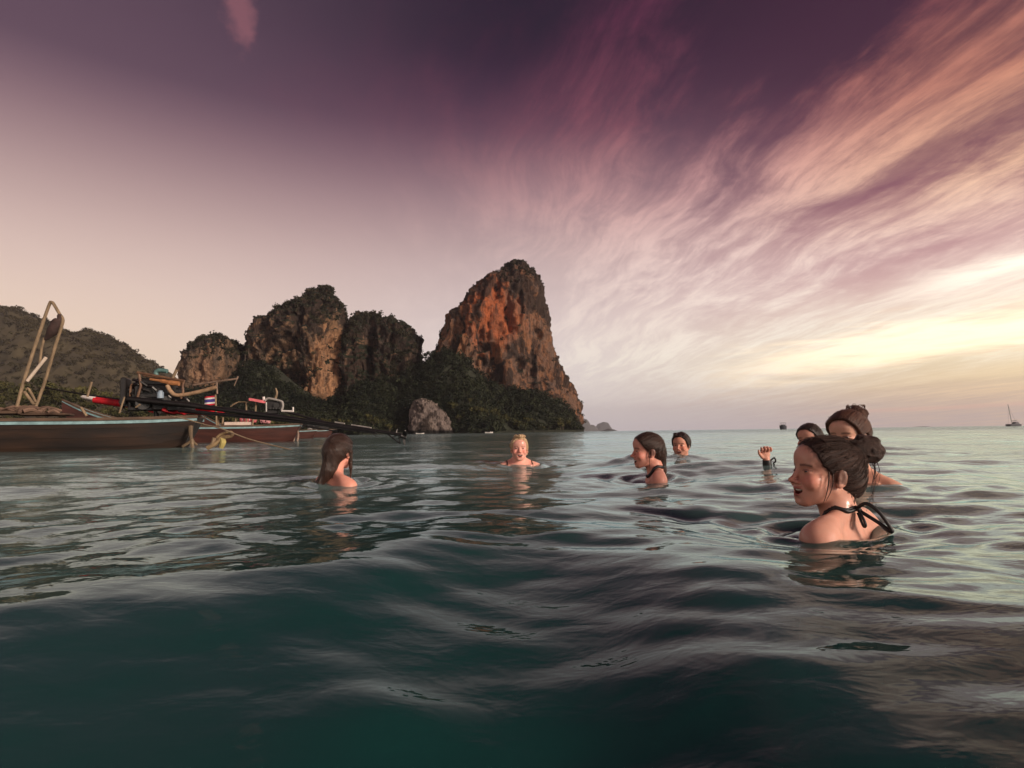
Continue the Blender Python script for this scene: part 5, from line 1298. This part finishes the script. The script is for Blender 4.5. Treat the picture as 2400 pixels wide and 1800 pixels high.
    for p0_ in tg:
        if p0_[1] > .11 and 'bun' in style: continue
        path = [p0_]; 
        for st_ in range(3):
            c_ = path[-1]
            if style in ('slick_back', 'long_wet') and c_[2] < .02: dv_ = np.array([0, .15, -1.0])
            elif style in ('short_blond', 'short_dark'): dv_ = np.array([0, .6, .55]) + rs_.normal(0, .5, 3)
            else: dv_ = ax_.copy()
            o_ = c_ - np.array(CR_C); o_ = o_ / (np.linalg.norm(o_) + 1e-9); dv_ = dv_ - o_ * (dv_ @ o_) + rs_.normal(0, .10, 3)
            nx_ = c_ + dv_ / (np.linalg.norm(dv_) + 1e-9) * (.018 if 'short' not in style else .010)
            path.append(nx_)
        PA = np.array(path)
        for _ in range(2):
            d0_ = hfn(PA); Gd = np.stack([(hfn(PA + e_) - d0_) / .002 for e_ in np.eye(3) * .002], 1); Gd /= np.linalg.norm(Gd, axis=1)[:, None] + 1e-9
            PA = PA + Gd * (np.clip(.0008 + .0024 * (1 if 'short' not in style else 2.2) * rs_.uniform() ** 2 - d0_, -.01, .01))[:, None]
        locks.append(([tuple(c) for c in PA], rs_.uniform(.0005, .0013)))
    if locks:
        mb = MB()
        for pts, r_ in locks:
            pp = spline([fromH(np.array(c, float)) * sc for c in pts], 5); m_ = len(pp)
            mb.tube(pp, [r_ * (1 - .75 * i / (m_ - 1)) for i in range(m_)], 6)
        lo_ = mb.build('hair_lock', HM[hm], root, smooth=True)
        co = np.array([v_.co for v_ in lo_.data.vertices]); a_ = lo_.data.attributes.new('flow', 'FLOAT_VECTOR', 'POINT')
        a_.data.foreach_set('vector', (co * np.array([30, 30, 12])).astype(np.float32).ravel())
    if straps:
        for nm, pts, r_ in straps:
            pp = spline([Vector(Bm @ (np.array(c, float) - np.array([0, 0, nl]))) * sc for c in pts], 5)
            if 'loop' not in nm:                       # lay the strap on the skin
                A = np.array(pp)
                for _ in range(4):
                    d0 = fn(A); G = np.stack([(fn(A + e) - d0) / .002 for e in np.eye(3) * .002], 1); G /= np.linalg.norm(G, axis=1)[:, None] + 1e-9
                    A = A + G * (np.clip(r_ * .45 - d0, -.02, .03) * np.where(d0 < r_ * .45, 1.0, .8))[:, None]
                pp = [Vector(a) for a in A]
            MB().tube(pp, r_, 7, flat=1.0).build(nm, M_STRAP, root, smooth=True)
    return root, fromH, Bm

# near woman, profile to the left, hair in a high bun
rg = random.Random(3)
lk = []
for (sx, y0, z0, dy, dz, r_) in [(.071, -.012, .0, -.010, -.085, .0022), (.072, -.026, .004, -.004, -.095, .0026)]:
    lk.append(([(sx, y0, z0), (sx + .003, y0 - .001, z0 - .03), (sx - .003, y0 + dy * .4, z0 + dz * .7), (sx - .012, y0 + dy, z0 + dz)], r_))
for k in range(16):
    y0 = .045 + rg.uniform(0, .05); y0 = .060 + rg.uniform(-.02, .025); lk.append(([(.046, y0, -.055), (.0445, y0 - .004, -.09), (.044, y0 - .012, -.12 - rg.uniform(0, .02)), (.046, y0 - .022, -.15 - rg.uniform(0, .02))], rg.uniform(.0005, .0010)))
for k in range(7):
    lk.append(([(rg.uniform(-.03, .02), .150, .075), (rg.uniform(-.03, .01), .178, .03), (rg.uniform(-.02, .01), .170 + rg.uniform(-.01, .015), -.02), (rg.uniform(-.02, .01), .165 + rg.uniform(-.02, .02), -.06 - rg.uniform(0, .05))], rg.uniform(.0008, .0018)))
for k in range(70):      # flyaway strands over the crown and temple
    a0 = rg.uniform(.2, 2.6); sgn = 1 if rg.random() < .75 else -1
    p_ = lambda t_: (sgn * .078 * math.sin(a0) * (1 - .25 * t_), -.070 + .18 * t_, .03 + (.090 * math.cos(a0 * .55) + .0) * math.sin(.9 + t_ * 1.1))
    lk.append(([tuple(c + rg.uniform(-.002, .002) for c in p_(t_)) for t_ in (0.15, .4, .65, .9)], .0007))
person('laughing woman in profile with a dark high bun and black halter bow, nearest swimmer', (1920, 1109), 1.87, R(-90) + R(3), ('bun_high', 'brown'), pitch=R(-7), res=.0034, mouth=1.0, body_yaw=R(-140), seed=4, locks=lk, wl=(1930, 1264, 1.80, .50), shoulder_drop=-.045,
       skin=(.70, .37, .275), neck_len=-.045,
       straps=[('halter_strap', [(.054, -.020, -.225), (.062, .018, -.200), (.056, .060, -.172), (.034, .094, -.155), (.0, .104, -.150), (-.034, .094, -.160), (-.056, .06, -.18), (-.05, -.02, -.24)], .0066),
               ('halter_strap', [(.052, -.012, -.205), (.058, .025, -.185), (.050, .068, -.160), (.026, .100, -.145), (.0, .108, -.142)], .004),
               ('bow_loop', [(.010, .108, -.146), (.012, .136, -.130), (.010, .168, -.152), (.006, .194, -.196), (.004, .194, -.208), (.004, .168, -.188), (.008, .118, -.156)], .0058),
               ('bow_loop', [(.012, .108, -.146), (.026, .126, -.165), (.034, .138, -.190), (.028, .130, -.196), (.014, .112, -.160)], .0040),
               ('strap_end', [(.035, .092, -.150), (.056, .072, -.155), (.062, .060, -.170), (.060, .058, -.142)], .0035)])

# woman with a messy top bun behind her
lk = []
for k in range(14):
    a0 = rg.uniform(0, 6.28); c0 = np.array([0, .105, .10])
    lk.append(([tuple(c0 + .045 * np.array([math.cos(a0 + t_) * .9, math.sin(a0 + t_), .45 + .55 * math.sin(t_ * 1.6)])) for t_ in (0, .6, 1.2, 1.8)], .0022))
lk.append(([(-.01, .08, .13), (-.01, .105, .152), (-.01, .135, .145), (-.01, .15, .12)], .0018)); lk.append(([(-.02, .04, .118), (-.02, .06, .145), (-.02, .08, .148), (-.02, .085, .125)], .0025))
for k in range(16):
    x0 = rg.uniform(-.02, .05); lk.append(([(x0, .12 + rg.uniform(-.01, .01), .06), (x0 - .01, .150 + rg.uniform(-.012, .014), -.02), (x0 - .01, .145 + rg.uniform(-.02, .02), -.11), (x0 - .01 + rg.uniform(-.01, .01), .150 + rg.uniform(-.02, .015), -.17 - rg.uniform(0, .07))], rg.uniform(.0010, .0024)))
person('woman with a messy reddish brown top bun, half hidden behind the nearest swimmer', (1986, 1019), 2.85, R(-90) + R(33), ('messy_bun', 'auburn'), body_yaw=R(-62), pitch=R(4), mouth=0.0, res=.0055, seed=8, locks=lk, skin=(.76, .43, .31), shoulder_drop=.0, wl=(2060, 1139, 2.85, .55))

# swimmer with a low bun, raising a hand with a black wrist band
hy = P(1795, 1066, 3.95)
hc = P(1903, 1030, 4.25)
hv0 = np.array(hy - hc)
def hand_fn(p):
    h = p - hv0 / 1.0
    d = sdCone(h, (.012, .01, -.16), (.004, 0, -.035), .028, .022)
    d = su(d, sdEll(h, (-.004, 0, .004), (.034, .018, .036)), .012)
    for (x_, l1, l2, r_) in [(-.030, .026, .020, .0078), (-.012, .034, .026, .0085), (.007, .033, .025, .0085), (.024, .027, .020, .008)]:
        a = np.array([x_, 0, .028]); b = a + np.array([x_ * .15, -.014, l1 * .75]); c = b + np.array([0, -l2 * .75, -l2 * .45]); e = c + np.array([0, .010, -.016])
        f = su(sdCone(h, a, b, r_ * 1.1, r_), sdCone(h, b, c, r_, r_ * .9), .003); f = su(f, sdCone(h, c, e, r_ * .9, r_ * .75), .003)
        d = su(d, f, .003)
    th_ = su(sdCone(h, (-.026, -.004, -.018), (-.050, -.014, .008), .012, .0095), sdCone(h, (-.050, -.014, .008), (-.058, -.022, .030), .0095, .0075), .004)
    d = su(d, th_, .006)
    # forearm and elbow reach back under the water to the shoulder
    d = su(d, sdCone(h, (.012, .01, -.16), (.10, .12, -.36), .030, .038), .02)
    d = su(d, sdCone(h, (.10, .12, -.36), (.24, .30, -.27), .038, .042), .02)
    return d
rt, fh, bmx = person('dark haired woman with a small low bun, one hand with black wrist band raised', (1903, 1030), 4.25, R(-90) + R(38), ('low_bun', 'black'), body_yaw=R(-30), pitch=R(2), mouth=0.0, res=.0060, seed=11, skin=(.66, .34, .25), hand=hand_fn, wl=(1797, 1090, 3.95, 1.0))
o_h = Vector(hv0)
MB().tube([o_h + Vector((.004, 0, -.034)), o_h + Vector((.006, .002, -.052)), o_h + Vector((.008, .004, -.075))], [.027, .030, .031], 14).tube(spline([o_h + Vector((.03, 0, -.04)), o_h + Vector((.055, -.005, -.02)), o_h + Vector((.062, -.005, -.045)), o_h + Vector((.050, 0, -.058)), o_h + Vector((.060, 0, -.075))], 4), .0055, 6).build('wrist_band', M_STRAP, rt)

# laughing woman in the middle, profile
lk = [([(.070, -.010, -.0), (.073, -.010, -.04), (.064, -.008, -.09), (.058, -.002, -.13)], .003)]
person('laughing woman in profile with slicked back wet hair, in the middle of the group', (1515, 1056), 3.75, R(-90) + R(6), ('slick_back', 'wet'), body_yaw=R(-100), pitch=R(0), mouth=1.25, res=.0048, seed=14, skin=(.70, .33, .25), locks=lk, neck_len=-.04, shoulder_drop=-.05, wl=(1500, 1130, 3.7, .55),
       straps=[('halter_strap', [(.060, -.05, -.20), (.066, .0, -.185), (.060, .055, -.165), (.025, .098, -.145), (-.02, .105, -.145)], .0105)])
# swimmer hidden behind her
person('swimmer with dark hair facing away, almost hidden behind the laughing woman in the middle', (1530, 1047), 5.1, R(150), ('low_bun', 'black'), mouth=0, res=.008, seed=15, wl=(1545, 1068, 5.05, .5), neck_len=.03)
# man
person('smiling man with short dark hair, in the sea up to his chin', (1598, 1043), 5.55, R(-32), ('short_dark', 'black'), body_yaw=R(-20), pitch=R(0), mouth=.75, male=True, res=.0055, seed=17, skin=(.64, .31, .22), neck_len=.03, wl=(1598, 1067, 5.5, .6))
# blond
person('laughing person with short blond hair and thin dark shoulder straps, facing the camera', (1219, 1052), 5.25, R(2), ('short_blond', 'blond'), body_yaw=R(10), pitch=R(-4), mouth=1.2, res=.0055, seed=19, skin=(.82, .42, .33), neck_len=-.085, wl=(1219, 1089, 5.25, .8),
       straps=[('shoulder_strap', [(-.115, -.035, -.34), (-.118, .02, -.212), (-.115, .09, -.215), (-.11, .13, -.32)], .0045), ('shoulder_strap', [(.115, -.035, -.34), (.118, .02, -.212), (.115, .09, -.215), (.11, .13, -.32)], .0045)])
# woman seen from behind on the left
lk = []
for k in range(18):
    x0 = rg.uniform(-.02, .05); lk.append(([(x0, .105, -.08), (x0 + .02, .130 + rg.uniform(-.01, .015), -.15), (x0 + .045, .150 + rg.uniform(-.01, .01), -.215), (x0 + .07, .165, -.27 - rg.uniform(0, .03))], rg.uniform(.0012, .003)))
person('woman with long wet brown hair seen from behind, leftmost of the swimmers', (801, 1060), 3.75, R(164), ('long_wet', 'wet'), body_yaw=R(135), neck_len=-.045, shoulder_drop=-.02, wl=(770, 1136, 3.6, .7), pitch=R(-2), roll=R(0), mouth=0.0, res=.0050, seed=21, skin=(.76, .35, .26), locks=lk, lean=-.10,
       straps=[('neck_string', [(-.055, -.01, -.235), (-.058, .05, -.19), (-.02, .105, -.19), (.04, .098, -.195), (.056, .03, -.225)], .003), ('back_string', [(.05, .150, -.27), (.075, .156, -.30), (.095, .155, -.34)], .003)])
# two tiny paddlers in the white boat by the cliff
def paddler(loc, label, m1):
    e = empty('person', loc); tag(e, label, 'person', 'paddlers in the white rowing boat')
    me_mb = MB(); me_mb.tube([(0, 0, .05), (0, 0, .3), (.02, 0, .62), (.02, 0, .72), (.03, 0, .82), (.03, 0, .92), (.03, 0, .98)], [.16, .19, .20, .06, .10, .11, .04], 9)
    for s_ in (-1, 1): me_mb.tube([(.02, s_ * .2, .60), (-.18, s_ * .26, .36), (-.42, s_ * .12, .34)], [.06, .05, .04], 6); me_mb.tube([(0, s_ * .1, .08), (-.35, s_ * .12, .22), (-.62, s_ * .12, .02)], [.09, .075, .05], 6)
    me_mb.build('body', m1, e, smooth=True)
paddler((kp.x - .7, 330, .15), 'left one of the two tiny people sitting in the rowing boat under the cliff', simple('dark_clothes', (.05, .05, .06), .8))
paddler((kp.x + .9, 330, .15), 'right one of the two tiny people sitting in the rowing boat under the cliff', simple('light_clothes', (.45, .42, .40), .8))
build_sea()
if HAZE: haze()
